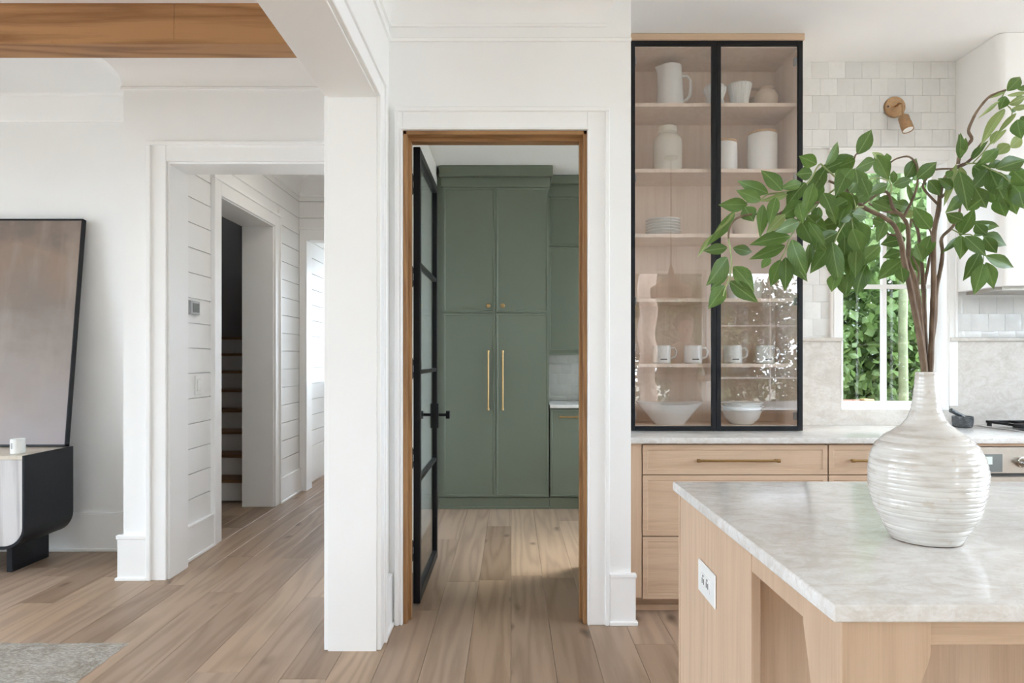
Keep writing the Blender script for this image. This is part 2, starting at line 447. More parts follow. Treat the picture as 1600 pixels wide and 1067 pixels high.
m.obj('trim_2', 'trim_paint', bevel=.0025, label='white stepped casing around the pantry doorway', cat='trim', kind=ST)
m = MB(); bx = DX1+.0055+cw
m.box(bx, .612, PY0-.024, PY0, 0, .245); m.box(bx, .616, PY0-.03, PY0, .235, .255); m.box(bx, .622, PY0-.036, PY0, 0, .02)
m.box(XS1, XS1+.02, 3.19, PY0, 0, .255); m.box(XS1, XS1+.03, 3.19, PY0, 0, .02)
m.obj('baseboard_pantry', 'trim_paint', bevel=.003, label='tall white baseboard beside the pantry doorway', cat='baseboard', kind=ST)
# oak lining of the pantry doorway
oj = thing('door_1', (0, PY0, 0), 'honey oak door lining of the pantry doorway', 'door frame', kind=ST)
for xa, s in ((DX0, 1), (DX1, -1)):
    MB().box(xa, xa+.018*s, PY0-.004, PY1+.01, 0, DZ).box(xa, xa+.032*s, PY0+.05, PY0+.095, 0, DZ-.03).obj('jamb', 'jamb_oak', oj, .002)
MB().box(DX0, DX1, PY0-.004, PY1+.01, DZ-.018, DZ).box(DX0, DX1, PY0+.05, PY0+.095, DZ-.034, DZ).obj('head', 'jamb_oak_head', oj, .002)
# kitchen crown: header side and pantry wall
fx = lambda w, s: (lambda d, z, t: (t, w+s*d, z))
fy = lambda w, s: (lambda d, z, t: (w+s*d, t, z))
cp = cove(2.968, .17, H)
m = MB(); m.prism(cp, fx(PY0, -1), XS1, X(945, 3.39), 1, 1); m.prism(cp, fy(XS1, 1), -3.3, PY0, 0, -1)
ret = X(945, 3.39)
rail = [(0, 2.895), (.012, 2.895), (.016, 2.903), (.016, 2.909), (.006, 2.917), (0, 2.917)]
m.prism(rail, fx(PY0, -1), XS1, .592, 1, 0); m.prism(rail, fy(XS1, 1), -3.3, PY0, 0, -1)
m.obj('trim_3', 'trim_paint', label='white cove crown moulding above the pantry wall', cat='trim', kind=ST)

# living room back wall, bump-out with hall opening
LY = 4.70; BY = 4.08; BX = -2.322
m = MB(); m.box(-6.0, BX, LY, LY+.15, 0, H)
m.obj('wall_living', 'white_paint', label='white living room wall behind the leaning artwork', cat='wall', kind=ST)
HX0, HX1 = -2.05, -.97
m = wall_x(MB(), BX, XS0, BY, BY+.21, 0, H, [(HX0, HX1, 0, 2.487)]); m.box(BX, BX+.1, BY+.21, LY+.02, 0, H)
m.obj('wall_hall_front', 'white_paint', label='white wall around the hall opening', cat='wall', kind=ST)
m = MB(); z1 = 2.487; c0, c1 = HX0-.008, HX1+.008
for xa, xb, bb in ((c0-.112, c0, c0-.112), (c1, c1+.112, c1+.09)):
    m.box(xa, xb, BY-.02, BY, 0, z1+.12); m.box(bb-.003, bb+.025, BY-.034, BY, 0, z1+.098)
m.box(c0+.0004, c1-.0004, BY-.0203, BY, z1+.006, z1+.118); m.box(c0-.116, c1+.116, BY-.0344, BY, z1+.0985, z1+.123)
m.box(HX0-.008, HX0+.006, BY-.004, BY+.235, 0, z1-.006); m.box(HX0-.008, HX1, BY-.004, BY+.235, z1-.006, z1+.008)
m.obj('trim_4', 'trim_paint', bevel=.003, label='white casing around the hall opening', cat='trim', kind=ST)
m = MB()
m.box(BX-.024, c0-.112, BY-.024, BY, 0, .262); m.box(BX-.024, BX, BY, LY-.02, 0, .262)
m.box(BX-.03, c0-.112, BY-.03, BY, .245, .268); m.box(BX-.034, c0-.112, BY-.036, BY, 0, .018)
m.obj('baseboard_hall_front', 'trim_paint', bevel=.003, label='tall white baseboard on the wall end beside the hall opening', cat='baseboard', kind=ST)
m = MB(); m.box(-6, BX-.024, LY-.022, LY, 0, .25); m.box(-6, BX-.024, LY-.016, LY, .25, .262); m.box(-6, BX-.024, LY-.036, LY, 0, .018)
m.obj('baseboard_living', 'trim_paint', bevel=.003, label='tall white baseboard behind the black console', cat='baseboard', kind=ST)
m = MB(); cp = cove(2.925, .20, H)
m.prism(cp, fx(BY, -1), BX, XS0, -1, 0); m.prism(cp, fy(BX, -1), BY, LY, -1, 0)
m.obj('trim_5', 'trim_paint', label='white cove crown moulding above the hall opening', cat='trim', kind=ST)
m = MB(); m.prism([(0, 2.945), (.014, 2.945), (.018, 2.952), (.018, 3.118), (.03, 3.125), (.03, H), (0, H)], fx(LY, -1), -6, BX, 0, 0)
m.obj('trim_6', 'trim_paint', label='white flat frieze along the top of the living room wall', cat='trim', kind=ST)

# hall
WX = -2.12                                             # face of the shiplap on the hall's left wall
SY0, SY1 = 4.945, 6.075                                  # stair doorway
EY = 6.82
m = wall_y(MB(), -2.37, WX-.016, BY+.21, 8.9, 0, H, [(SY0, SY1, 0, 2.50)])
whl = m.obj('wall_hall_left', 'stairwell_shade_paint' if False else 'white_paint', label='white shiplap wall of the hall with the stair doorway', cat='wall', kind=ST)
bm_ = {}
def board(y0, y1, z0, z1, parent, x=WX):
    k = round(y1-y0, 3)
    if k not in bm_:
        me = MB().box(-.016, 0, -k/2, k/2, 0, 1).mesh('board', smooth=False); me.materials.append(MATS['shiplap_paint']); bm_[k] = me
    place('board', bm_[k], parent, (x, (y0+y1)/2, z0), (1, 1, z1-z0))
pitch = .166; zl = 1.391-7*pitch
levels = [zl+pitch*i for i in range(20)]
for a in levels:
    z0, z1 = max(a, .225), min(a+pitch-.007, H)
    if z1-z0 < .02: continue
    if z0 > 2.58: board(BY+.21, EY, z0, z1, whl)
    else:
        board(BY+.21, SY0-.135, z0, z1, whl); board(SY1+.135, EY, z0, z1, whl)
    board(EY+.15, 8.9, z0, z1, whl)
m = MB(); xa = WX
for ya, yb, bb in ((SY0-.135, SY0, SY0-.135), (SY1, SY1+.135, SY1+.110)):
    m.box(xa-.013, xa+.018, ya+.003, yb, 0, 2.60); m.box(xa-.014, xa+.03, bb-.003, bb+.025, 0, 2.597)
m.box(xa-.0125, xa+.0178, SY0+.0005, SY1-.0005, 2.50, 2.599); m.box(xa-.0145, xa+.0305, SY0-.139, SY1+.139, 2.5985, 2.622)
m.box(-2.40, xa-.0005, SY0-.01, SY0+.008, 0, 2.492); m.box(-2.40, xa-.0005, SY1-.008, SY1+.01, 0, 2.492); m.box(-2.40, xa-.0007, SY0-.01, SY1+.01, 2.4925, 2.506)
m.obj('trim_7', 'trim_paint', bevel=.003, label='white casing and lining of the stair doorway', cat='trim', kind=ST)
m = MB()
for ya, yb in ((BY+.235, SY0-.135), (SY1+.135, EY)):
    m.box(xa, xa+.02, ya, yb, 0, .225); m.box(xa, xa+.026, ya, yb, .215, .232); m.box(xa, xa+.03, ya, yb, 0, .018)
m.obj('baseboard_hall', 'trim_paint', bevel=.002, label='white baseboard along the shiplap hall wall', cat='baseboard', kind=ST)
box('wall_hall_right', (-.93, -.78, BY+.21, 10.2, 0, H), 'white_paint', label='white right wall of the hall', cat='wall', kind=ST)
EX0 = -2.05
m = wall_x(MB(), -2.36, -.9, EY, EY+.15, 0, H, [(EX0, -1.15, 0, 2.497)])
whe = m.obj('wall_hall_end', 'white_paint', label='white wall at the end of the hall with a doorway', cat='wall', kind=ST)
for a in levels:
    z0, z1 = max(a, 2.62), min(a+pitch-.007, H)
    if z1-z0 < .02: continue
    MB().box(WX, -.93, EY-.016, EY, z0, z1).obj('board', 'shiplap_paint', whe)
m = MB()
m.box(WX+.002, EX0, EY-.02, EY, 0, 2.60); m.box(-1.15, -1.04, EY-.02, EY, 0, 2.6); m.box(EX0, -1.15, EY-.02, EY, 2.497, 2.6); m.box(WX+.002, -1.02, EY-.032, EY, 2.6, 2.62)
m.box(EX0-.01, EX0+.006, EY-.026, EY+.16, 0, 2.5)
m.obj('trim_8', 'trim_paint', bevel=.002, label='white casing of the doorway at the hall end', cat='trim', kind=ST)
m = MB(); cp = cove(2.93, .16, H)
m.prism(cp, fx(EY-.016, -1), WX, -.93, 1, -1); m.prism(cp, fy(WX, 1), BY+.21, EY-.016, 0, -1); m.prism(cp, fy(-.93, -1), BY+.21, EY-.016, 0, -1)
m.obj('trim_9', 'trim_paint', label='white cove crown moulding around the hall ceiling', cat='trim', kind=ST)
box('ceiling_hall', (-2.36, -.78, 4.86, 10.4, H, H+.12), 'ceiling_paint', label='white ceiling of the hall', cat='ceiling', kind=ST)
# bright room at the end of the hall
m = wall_x(MB(), -2.36, -.78, 10.2, 10.35, 0, H, [(-2.0, -.95, .15, 2.7)]); m.box(-2.36, -2.2, 8.9, 10.2, 0, H)
m.obj('wall_far_room', 'white_paint', label='white far wall of the bright room past the hall', cat='wall', kind=ST)
portal((-1.475, 10.28, 1.42), (0, -1, 0), 1.05, 2.55)
nw = thing('half_wall', (-1.95, 8.1, 0), 'low white half wall with a cap in the bright far room', 'half wall')
box('wall_panel', (-2.06, -1.86, 8.05, 8.9, 0, 1.0), 'trim_paint', nw); box('newel', (-2.09, -1.97, 7.9, 8.05, 0, 1.06), 'trim_paint', nw, .004)
box('cap', (-2.08, -1.84, 8.05, 8.92, 1.0, 1.03), 'trim_paint', nw, .004)

# added hall lamp, out of view, brightens the hall and first stairs
hl = thing('added_ceiling_lamp', (-1.3, 5.35, 3.03), 'round white flush lamp added unseen to brighten the hall', 'added lamp')
MB().lathe([(0, -.10), (.06, -.095), (.12, -.07), (.15, -.03), (.15, 0), (0, 0)], (-1.3, 5.35, H-.012), 28).obj('dome', 'white_plastic', hl)
MB().lathe([(.16, 0), (.16, .012), (0, .012)], (-1.3, 5.35, H-.012), 28).obj('ring', 'aged_brass', hl)
lp = bpy.data.lights.new('added_hall_lamp', 'AREA'); lp.shape = 'DISK'; lp.size = .30; lp.energy = 2.6; lp.color = (1, .93, .82)
lo = bpy.data.objects.new('added_hall_lamp', lp); COL.objects.link(lo); lo.location = (-1.3, 5.35, H-.125)
# stairs
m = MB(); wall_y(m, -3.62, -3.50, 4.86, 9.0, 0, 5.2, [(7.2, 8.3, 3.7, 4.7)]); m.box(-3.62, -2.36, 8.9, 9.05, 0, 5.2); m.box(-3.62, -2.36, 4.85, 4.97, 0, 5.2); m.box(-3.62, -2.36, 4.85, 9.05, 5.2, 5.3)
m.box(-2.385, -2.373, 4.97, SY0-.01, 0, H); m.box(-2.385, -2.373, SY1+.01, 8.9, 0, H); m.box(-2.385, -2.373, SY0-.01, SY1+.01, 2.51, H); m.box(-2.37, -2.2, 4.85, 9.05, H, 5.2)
m.obj('wall_stairwell', 'stairwell_shade_paint', label='stairwell walls coloured dark for shade behind the hall doorway', cat='wall', kind=ST)
winframe_late = [('window_12', 'small high window added to light the stairwell', 'y', -3.56, 7.2, 8.3, 3.7, 4.7, 1, 1)]  # added unseen window, lifts the black upper stairwell
portal((-3.61, 7.75, 4.2), (1, 0, 0), 1.1, 1.0)
st = thing('staircase', (-2.95, 6.34, 0), 'staircase with white risers and brown oak treads in the dark stairwell', 'staircase')
rise, run = .197, .262
for k in range(8):
    y = 6.34+run*k; z = rise*k
    box('riser', (-3.49, -2.392, y, y+.02, z, z+rise-.025), 'trim_paint', st)
    d = run+.03 if k < 7 else 8.88-y
    box('tread', (-3.49, -2.392, y-.028, y-.028+d, z+rise-.028, z+rise), 'tread_oak', st, .004)
zt = 8*rise
MB().prism([(-3.49, zt+.75), (-2.375, zt+.02), (-2.375, zt+.30), (-3.49, zt+1.03)], lambda d, z, t: (d, t, z), 8.86, 8.89).obj('stringer', 'trim_paint', st)
# pantry shell
m = MB(); m.box(-.79, -.66, PY1, 6.8, 0, 3.1)
m.obj('wall_pantry_left', 'white_paint', label='white left wall of the pantry behind the glass door', cat='wall', kind=ST)
wpb = MB().box(-.79, 1.5, 6.66, 6.82, 0, 3.1).obj('wall_pantry_back', 'white_paint', label='pantry back wall with pale square tiles', cat='wall', kind=ST)
m = wall_y(MB(), 1.35, 1.5, 4.36, 6.66, 0, 3.1, [(4.5, 6.0, .5, 2.85)])
m.obj('wall_pantry_right', 'white_paint', label='right wall of the pantry with a side window', cat='wall', kind=ST)
MB().box(-.79, .5, PY1, 4.36, 3.0, 3.1).box(-.79, 1.5, 4.36, 6.8, 3.0, 3.1).obj('ceiling_pantry', 'ceiling_paint', label='white pantry ceiling', cat='ceiling', kind=ST)
portal((1.49, 5.25, 1.675), (-1, 0, 0), 1.5, 2.35)
def winframe(name, label, axis, w, a0, a1, z0, z1, nv, nh, depth=.05, fw=.05, mw=.022, glass='window_glass'):
    t = thing(name, (w, (a0+a1)/2, z0) if axis == 'y' else ((a0+a1)/2, w, z0), label, 'window', kind=ST)
    def bx(m, p, q, r, s, d=depth):
        if axis == 'x': m.box(p, q, w-d/2, w+d/2, r, s)
        else: m.box(w-d/2, w+d/2, p, q, r, s)
    m = MB(); bx(m, a0, a0+fw, z0, z1); bx(m, a1-fw, a1, z0, z1); bx(m, a0+fw, a1-fw, z0, z0+fw); bx(m, a0+fw, a1-fw, z1-fw, z1)
    m.obj('window_frame', 'trim_paint', t, .003)
    xs = [a0+fw+(a1-a0-2*fw)*i/nv for i in range(nv+1)]; zs = [z0+fw+(z1-z0-2*fw)*i/nh for i in range(nh+1)]
    for x in xs[1:-1]: m = MB(); bx(m, x-mw/2, x+mw/2, z0+fw, z1-fw, depth*.6); m.obj('muntin', 'trim_paint', t)
    for z in zs[1:-1]: m = MB(); bx(m, a0+fw, a1-fw, z-mw/2, z+mw/2, depth*.54); m.obj('muntin', 'trim_paint', t)
    for i in range(nv):
        for j in range(nh):
            m = MB(); bx(m, xs[i], xs[i+1], zs[j], zs[j+1], .004); m.obj('pane', glass, t)
    return t
for a_ in winframe_late: winframe(*a_)
winframe('window_2', 'white framed side window of the pantry', 'y', 1.44, 4.5, 6.0, .5, 2.85, 2, 3)
winframe('window_3', 'white framed window at the far end of the bright room', 'x', 10.27, -2.0, -.95, .15, 2.7, 1, 2)

# kitchen back wall
KY = 4.18
WO = (2.005, 2.66, 1.01, 2.53)
m = wall_x(MB(), .592, 5.3, KY, KY+.18, 0, H, [WO])
wk = m.obj('wall_kitchen_back', 'white_paint', label='tiled kitchen wall around the window', cat='wall', kind=ST)
portal((2.33, KY+.17, 1.77), (0, -1, 0), .64, 1.5)
w1 = winframe('window_1', 'white four-pane casement window over the kitchen counter', 'x', KY+.11, WO[0], WO[1], WO[2], WO[3], 2, 2, .05, .042, .026)
m = MB(); cw2 = .063
m.box(WO[0]-cw2, WO[0], KY-.026, KY, 1.425, WO[3]+.055); m.box(WO[1], WO[1]+.055, KY-.026, KY, 1.03, WO[3]+.055)
m.box(WO[0], WO[1], KY-.026, KY, WO[3]-.004, WO[3]+.055); m.box(WO[0]-cw2-.012, WO[1]+.055, KY-.034, KY, WO[3]+.055, WO[3]+.07)
m.box(WO[0]-.002, WO[0]+.012, KY-.022, KY+.09, WO[2], WO[3]); m.box(WO[1]-.012, WO[1]+.002, KY-.022, KY+.09, WO[2], WO[3])
m.box(WO[0], WO[1], KY-.022, KY+.09, WO[3]-.012, WO[3]); m.box(WO[0], WO[1], KY-.024, KY+.09, WO[2]-.004, WO[2]+.012)
for xx in (WO[0]-.05, WO[1]+.035): m.box(xx, xx+.008, KY-.032, KY, 1.44, WO[3]+.04)
m.obj('casing', 'trim_paint', w1, .0025)
m = MB(); xc, zc = X(1376, KY+.03), WO[2]+.026
m.box(xc-.045, xc+.045, KY+.055, KY+.085, zc-.014, zc+.002); m.tube([(xc-.04, KY+.05, zc+.004), (xc, KY+.04, zc+.012), (xc+.03, KY+.045, zc+.004)], .006)
m.obj('crank', 'white_plastic', w1, .002)
# zellige tiles, each its own piece
tm = []
for q in range(3):
    b = MB(); r2 = random.Random(q); n = 4
    g = [[(-.5+i/n, -.0045-.004*(1-abs(2*i/n-1)**3)*(1-abs(2*j/n-1)**3)+r2.uniform(-.0007, .0007), -.5+j/n) for i in range(n+1)] for j in range(n+1)]
    for j in range(n+1): b.v += g[j]
    b.f = [(j*(n+1)+i, j*(n+1)+i+1, (j+1)*(n+1)+i+1, (j+1)*(n+1)+i) for j in range(n) for i in range(n)]
    rim = [(i, 0) for i in range(n)]+[(n, j) for j in range(n)]+[(n-i, n) for i in range(n)]+[(0, n-j) for j in range(n)]
    k = len(b.v); b.v += [(g[j][i][0], 0, g[j][i][2]) for i, j in rim]
    L = len(rim)
    for a in range(L):
        i, j = rim[a]; i2, j2 = rim[(a+1) % L]
        b.f.append((j*(n+1)+i, k+a, k+(a+1) % L, j2*(n+1)+i2))
    me = b.mesh('tile', smooth=True); me.materials.append(MATS['zellige']); tm.append(me)
rt = random.Random(5)
def tiles(parent, y, x0, x1, z0, z1, p=.104, g=.0016):
    z = z1; row = 0
    while z > z0+.01:
        zb = max(z-p, z0); x = x0-(p*.5 if row % 2 else 0)-rt.uniform(0, .02)
        while x < x1-.004:
            w = p*rt.uniform(.97, 1.03); a, b_ = max(x, x0), min(x+w, x1)
            if b_-a > .012:
                place('tile', rt.choice(tm), parent, ((a+b_)/2, y, (z+zb)/2), (b_-a-g, 1, z-zb-g), (rt.uniform(-.012, .012), 0, rt.uniform(-.012, .012)))
            x += w
        z = zb; row += 1
tiles(wk, KY, 1.632, 2.712, WO[3]+.072, H)
tiles(wk, KY, 1.632, WO[0]-cw2, 1.448, WO[3]+.072)
tiles(wk, KY, WO[1]+.056, 3.35, 1.448, 1.80)
tiles(wpb, 6.66, .335, 1.2, .92, 1.375)
# stone splash
sp_ = thing('stone_backsplash', (2.3, KY, .914), 'beige quartzite slab backsplash with a thin ledge on top', 'backsplash')
MB().box(1.632, WO[0], KY-.02, KY, .914, 1.425).box(WO[0], WO[1]+.01, KY-.02, KY, .914, 1.006).box(WO[1]+.008, 4.6, KY-.02, KY, .914, 1.425).obj('slab', 'quartzite_wall', sp_)
MB().box(1.632, WO[0]+.004, KY-.038, KY, 1.425, 1.447).obj('ledge', 'quartzite_wall', sp_, .003)
MB().box(WO[1]+.004, 4.6, KY-.038, KY, 1.425, 1.447).obj('ledge', 'quartzite_wall', sp_, .003)
# hood
hd = thing('range_hood', (3.3, 4.0, 1.71), 'white plaster range hood beside the kitchen window', 'range hood')
HX_0, HX_1, HF = 2.712, 3.95, 3.80
pr = [(HX_0, KY-.002)]
for i in range(7):
    a = PI/2*i/6; pr.append((HX_0+.05-.05*math.cos(a), HF+.05-.05*math.sin(a)))
pr += [(HX_1, HF), (HX_1, KY-.002)]
MB().prism(pr, lambda d, z, t: (d, z, t), 1.725, H-.002).obj('shell', 'plaster', hd)
box('liner', (HX_0+.05, HX_1-.05, HF+.05, KY-.03, 1.705, 1.725), 'steel', hd)

# outer walls with the windows that light the rooms
BKY = -3.2
ow = [(-5.2, -3.2, .25, 2.73), (-2.9, -1.0, .25, 2.73), (.35, 3.1, .12, 2.73), (3.28, 5.0, .12, 2.73)]
m = wall_x(MB(), -6.0, 5.3, BKY-.18, BKY, 0, H, ow)
m.obj('wall_behind', 'white_paint', label='white wall with tall windows facing the kitchen', cat='wall', kind=ST)
for i, (a, b, c, d) in enumerate(ow):
    winframe('window_%d' % (4+i), ['white framed tall window in the corner of the living room', 'white framed tall window behind the living room',
             'wide white framed garden window facing the glass cabinet', 'tall white framed garden window beside the kitchen corner'][i], 'x', BKY-.09, a, b, c, d, 2, 3 if i != 2 else 1)
    portal(((a+b)/2, BKY-.17, (c+d)/2), (0, 1, 0), b-a, d-c)
m = wall_y(MB(), -6.0, -5.8, BKY, LY, 0, H, [(-2.4, -.2, .25, 2.73), (.9, 3.3, .35, 2.6)])
m.obj('wall_left', 'white_paint', label='white living room wall with tall side windows', cat='wall', kind=ST)
for i, (a, b) in enumerate(((-2.4, -.2), (.9, 3.3))):
    winframe('window_%d' % (8+i), ['tall white framed side window near the rear wall', 'wide white framed side window lighting the artwork'][i], 'y', -5.9, a, b, .25, 2.73, 3, 3)
    portal((-5.99, (a+b)/2, 1.49), (1, 0, 0), b-a, 2.48)
m = wall_y(MB(), 5.1, 5.3, BKY, KY+.18, 0, H, [(-2.7, .2, .2, 2.85), (.5, 3.3, .95, 2.85)])
m.obj('wall_right', 'white_paint', label='white kitchen side wall with a window', cat='wall', kind=ST)
winframe('window_10', 'tall white framed window in the kitchen side wall', 'y', 5.2, -2.7, .2, .2, 2.85, 3, 2)
winframe('window_11', 'white framed window above the side counter of the kitchen', 'y', 5.2, .5, 3.3, .95, 2.85, 3, 2)
portal((5.29, -1.25, 1.525), (-1, 0, 0), 2.9, 2.65); portal((5.29, 1.9, 1.9), (-1, 0, 0), 2.8, 1.9)

# wooden ceiling beam in the living room
bt = thing('wooden_beam', (-3.2, 3.57, 2.93), 'honey oak ceiling beam across the living room', 'beam')
jx = X(272, 3.49)
box('beam_board', (-5.8, jx-.0008, 3.488, 3.508, 2.945, H), 'beam_oak', bt, .001); box('beam_board', (jx+.0008, XS0, 3.488, 3.508, 2.945, H), 'beam_oak', bt, .001)
jx = X(95, 3.55)
box('soffit_board', (-5.8, jx, 3.488, 3.655, 2.928, 2.945), 'beam_oak', bt, .001); box('soffit_board', (jx+.0012, XS0, 3.488, 3.655, 2.928, 2.945), 'beam_oak', bt, .001)
box('beam_board', (-5.8, XS0, 3.637, 3.655, 2.945, H), 'beam_oak', bt, .001)

# ------------------------------------------------------------------ pantry door (black steel and glass), open at a right angle
DXa, DXb, DYa, DYb = -.5225, -.4865, 3.615, 4.47
dr = thing('door_2', (-.505, DYa, .02), 'black steel framed glass pantry door standing open', 'door', kind=ST)
z0, z1 = .022, 2.44
MB().box(DXa, DXb, DYa, DYa+.05, z0, z1).obj('stile', 'black_metal', dr, .002); MB().box(DXa, DXb, DYb-.05, DYb, z0, z1).obj('stile', 'black_metal', dr, .002)
MB().box(DXa, DXb, DYa+.05, DYb-.05, z1-.05, z1).obj('rail', 'black_metal', dr, .002); MB().box(DXa, DXb, DYa+.05, DYb-.05, z0, z0+.055).obj('rail', 'black_metal', dr, .002)
zz = [z0+.055, .668, 1.247, 1.826, z1-.05]
for z in zz[1:4]: MB().box(DXa+.004, DXb-.004, DYa+.05, DYb-.05, z-.011, z+.011).obj('muntin', 'black_metal', dr, .001)
xm = (DXa+DXb)/2
for a, b in zip(zz, zz[1:]): box('pane', (xm-.003, xm+.003, DYa+.05, DYb-.05, a+.009, b-.009), 'door_glass', dr)
for py in (287, 432, 576, 716, 861):
    z = Z(py, 3.6); m = MB()
    m.tube([(DXa-.008, DYa-.006, z-.055), (DXa-.008, DYa-.006, z+.055)], .0075, 10)
    m.box(DX0+.018, DXa+.001, DYa-.004, DYa+.03, z-.048, z-.018); m.box(DX0+.018, DXa+.001, DYa-.004, DYa+.03, z+.018, z+.048)
    m.obj('hinge', 'black_metal', dr)
hy = DYb-.025; hz = Z(648, hy)
h = box('lock_plate', (DXa-.009, DXb+.009, hy-.022, hy+.022, hz-.085, hz+.075), 'black_metal', dr, .003)
m = MB(); m.tube([(DXa-.075, hy, hz), (DXb+.075, hy, hz)], .0095, 10)
for s, x in ((-1, DXa-.07), (1, DXb+.07)): m.tube([(x-.012*1, hy-.0, hz), (x+.012, hy, hz)], .027, 16)
m.obj('knob', 'black_metal', h)

# ------------------------------------------------------------------ green pantry cabinets
def front(m, x0, x1, yf, z0, z1, th=.02, fr=.016, dep=.004):   # slim shaker front facing -y
    b = len(m.v)
    o = [(x0, z0), (x1, z0), (x1, z1), (x0, z1)]; i1 = [(x0+fr, z0+fr), (x1-fr, z0+fr), (x1-fr, z1-fr), (x0+fr, z1-fr)]
    e = .004; i2 = [(x0+fr+e, z0+fr+e), (x1-fr-e, z0+fr+e), (x1-fr-e, z1-fr-e), (x0+fr+e, z1-fr-e)]
    m.v += [(x, yf+th, z) for x, z in o]+[(x, yf, z) for x, z in o]+[(x, yf, z) for x, z in i1]+[(x, yf+dep, z) for x, z in i2]
    for k in range(4):
        j = (k+1) % 4
        m.f += [(b+k, b+j, b+4+j, b+4+k), (b+4+k, b+4+j, b+8+j, b+8+k), (b+8+k, b+8+j, b+12+j, b+12+k)]
    m.f += [(b+3, b+2, b+1, b), (b+12, b+13, b+14, b+15)]
    return m
def bar_handle(parent, a, b, off=.032, r=.0066, mat='brass'):
    a, b = Vector(a), Vector(b); d = (b-a).normalized(); m = MB()
    o = Vector((0, -off, 0))
    m.tube([a+o-d*.004, b+o+d*.004], r, 10); m.tube([a+d*.006, a+d*.006+o], r*.95, 8); m.tube([b-d*.006, b-d*.006+o], r*.95, 8)
    for p in (a, b):
        q = p+o; m.tube([q-d*.008, q+d*.008], r*1.35, 10)
    return m.obj('handle', mat, parent)
GY = 5.98
gx0, gxm, gx1 = X(690, GY), X(774.3, GY), X(858, GY)
gc = thing('tall_cabinet', ((gx0+gx1)/2, 6.3, 0), 'tall sage green pantry cabinet with four doors', 'cabinet')
MB().box(gx0, gx1, GY+.022, 6.655, .09, 2.93).obj('body', 'green_paint', gc)
MB().box(gx0-.03, gx1+.004, GY+.012, 6.655, 0, .10).box(gx0-.03, gx1+.004, GY+.004, GY+.02, 0, .022).obj('plinth', 'green_paint', gc, .003)
zs = Z(489, GY); zt = Z(293, GY); zb = Z(776, GY)
dl = {}
for nm, xa, xb in (('l', gx0+.012, gxm-.003), ('r', gxm+.002, gx1-.004)):
    dl[nm, 0] = front(MB(), xa, xb, GY, zb, zs-.003).obj('door', 'green_paint', gc)
    dl[nm, 1] = front(MB(), xa, xb, GY, zs+.003, zt).obj('door', 'green_paint', gc)
MB().box(gx0-.005, gx1+.006, GY-.008, 6.655, zt+.003, Z(277, GY)).obj('frieze', 'green_paint', gc, .002)
MB().box(gx0-.02, gx1+.03, GY-.05, 6.655, Z(277, GY), 2.998).obj('crown', 'green_paint', gc, .006)
box('side_filler', (-.658, gx0, GY+.03, GY+.05, .1, 2.95), 'green_paint', gc)
for nm, px in (('l', 763), ('r', 785.5)):
    x = X(px, GY)
    bar_handle(dl[nm, 0], (x, GY, Z(639, GY)), (x, GY, Z(549, GY)), .04, .0075)
    m = MB().lathe([(.008, 0), (.008, .018), (.018, .026), (.02, .034), (.014, .042), (0, .044)], (0, 0, 0), 14)
    m.xf(Matrix.Translation((x, GY, Z(478, GY))) @ Matrix.Rotation(PI/2, 4, 'X')); m.obj('knob', 'brass', dl[nm, 1])
bc = thing('base_cabinet', (.8, 6.3, 0), 'sage green base cabinet under the pantry counter', 'cabinet')
MB().box(gx1+.006, 1.34, GY+.022, 6.655, .09, .884).obj('body', 'green_paint', bc)
MB().box(gx1+.006, 1.34, GY+.012, 6.6, 0, .10).obj('plinth', 'green_paint', bc)
d = front(MB(), gx1+.012, gx1+.34, GY, zb, .872).obj('door', 'green_paint', bc); front(MB(), gx1+.344, 1.3, GY, zb, .872).obj('door', 'green_paint', bc)
bar_handle(d, (X(875, GY), GY, Z(651, GY)), (X(901, GY), GY, Z(651, GY)), .035, .008)
box('pantry_countertop', (gx1+.006, 1.34, GY-.02, 6.655, .886, .914), 'quartzite', None, .003, label='pale stone countertop in the green pantry', cat='countertop')
UY = 6.28
uc = thing('upper_cabinet', (.8, 6.4, 1.37), 'sage green upper cabinet above the pantry counter', 'cabinet')
MB().box(gx1+.007, 1.34, UY+.022, 6.655, 1.375, 2.9).obj('body', 'green_paint', uc)
z_s = Z(385, UY); z_t = Z(308, UY)
for xa, xb in ((gx1+.012, gx1+.46), (gx1+.464, 1.33)):
    front(MB(), xa, xb, UY, 1.385, z_s-.003).obj('door', 'green_paint', uc); front(MB(), xa, xb, UY, z_s+.003, z_t).obj('door', 'green_paint', uc)
MB().box(gx1+.007, 1.34, UY-.006, 6.655, z_t+.003, Z(289, UY)).obj('frieze', 'green_paint', uc); MB().box(gx1+.032, 1.34, UY-.045, 6.655, Z(289, UY), 2.998).obj('crown', 'green_paint', uc, .005)
MB().box(gx1+.007, 1.34, UY+.004, UY+.024, 1.352, 1.378).obj('light_rail', 'green_paint', uc)

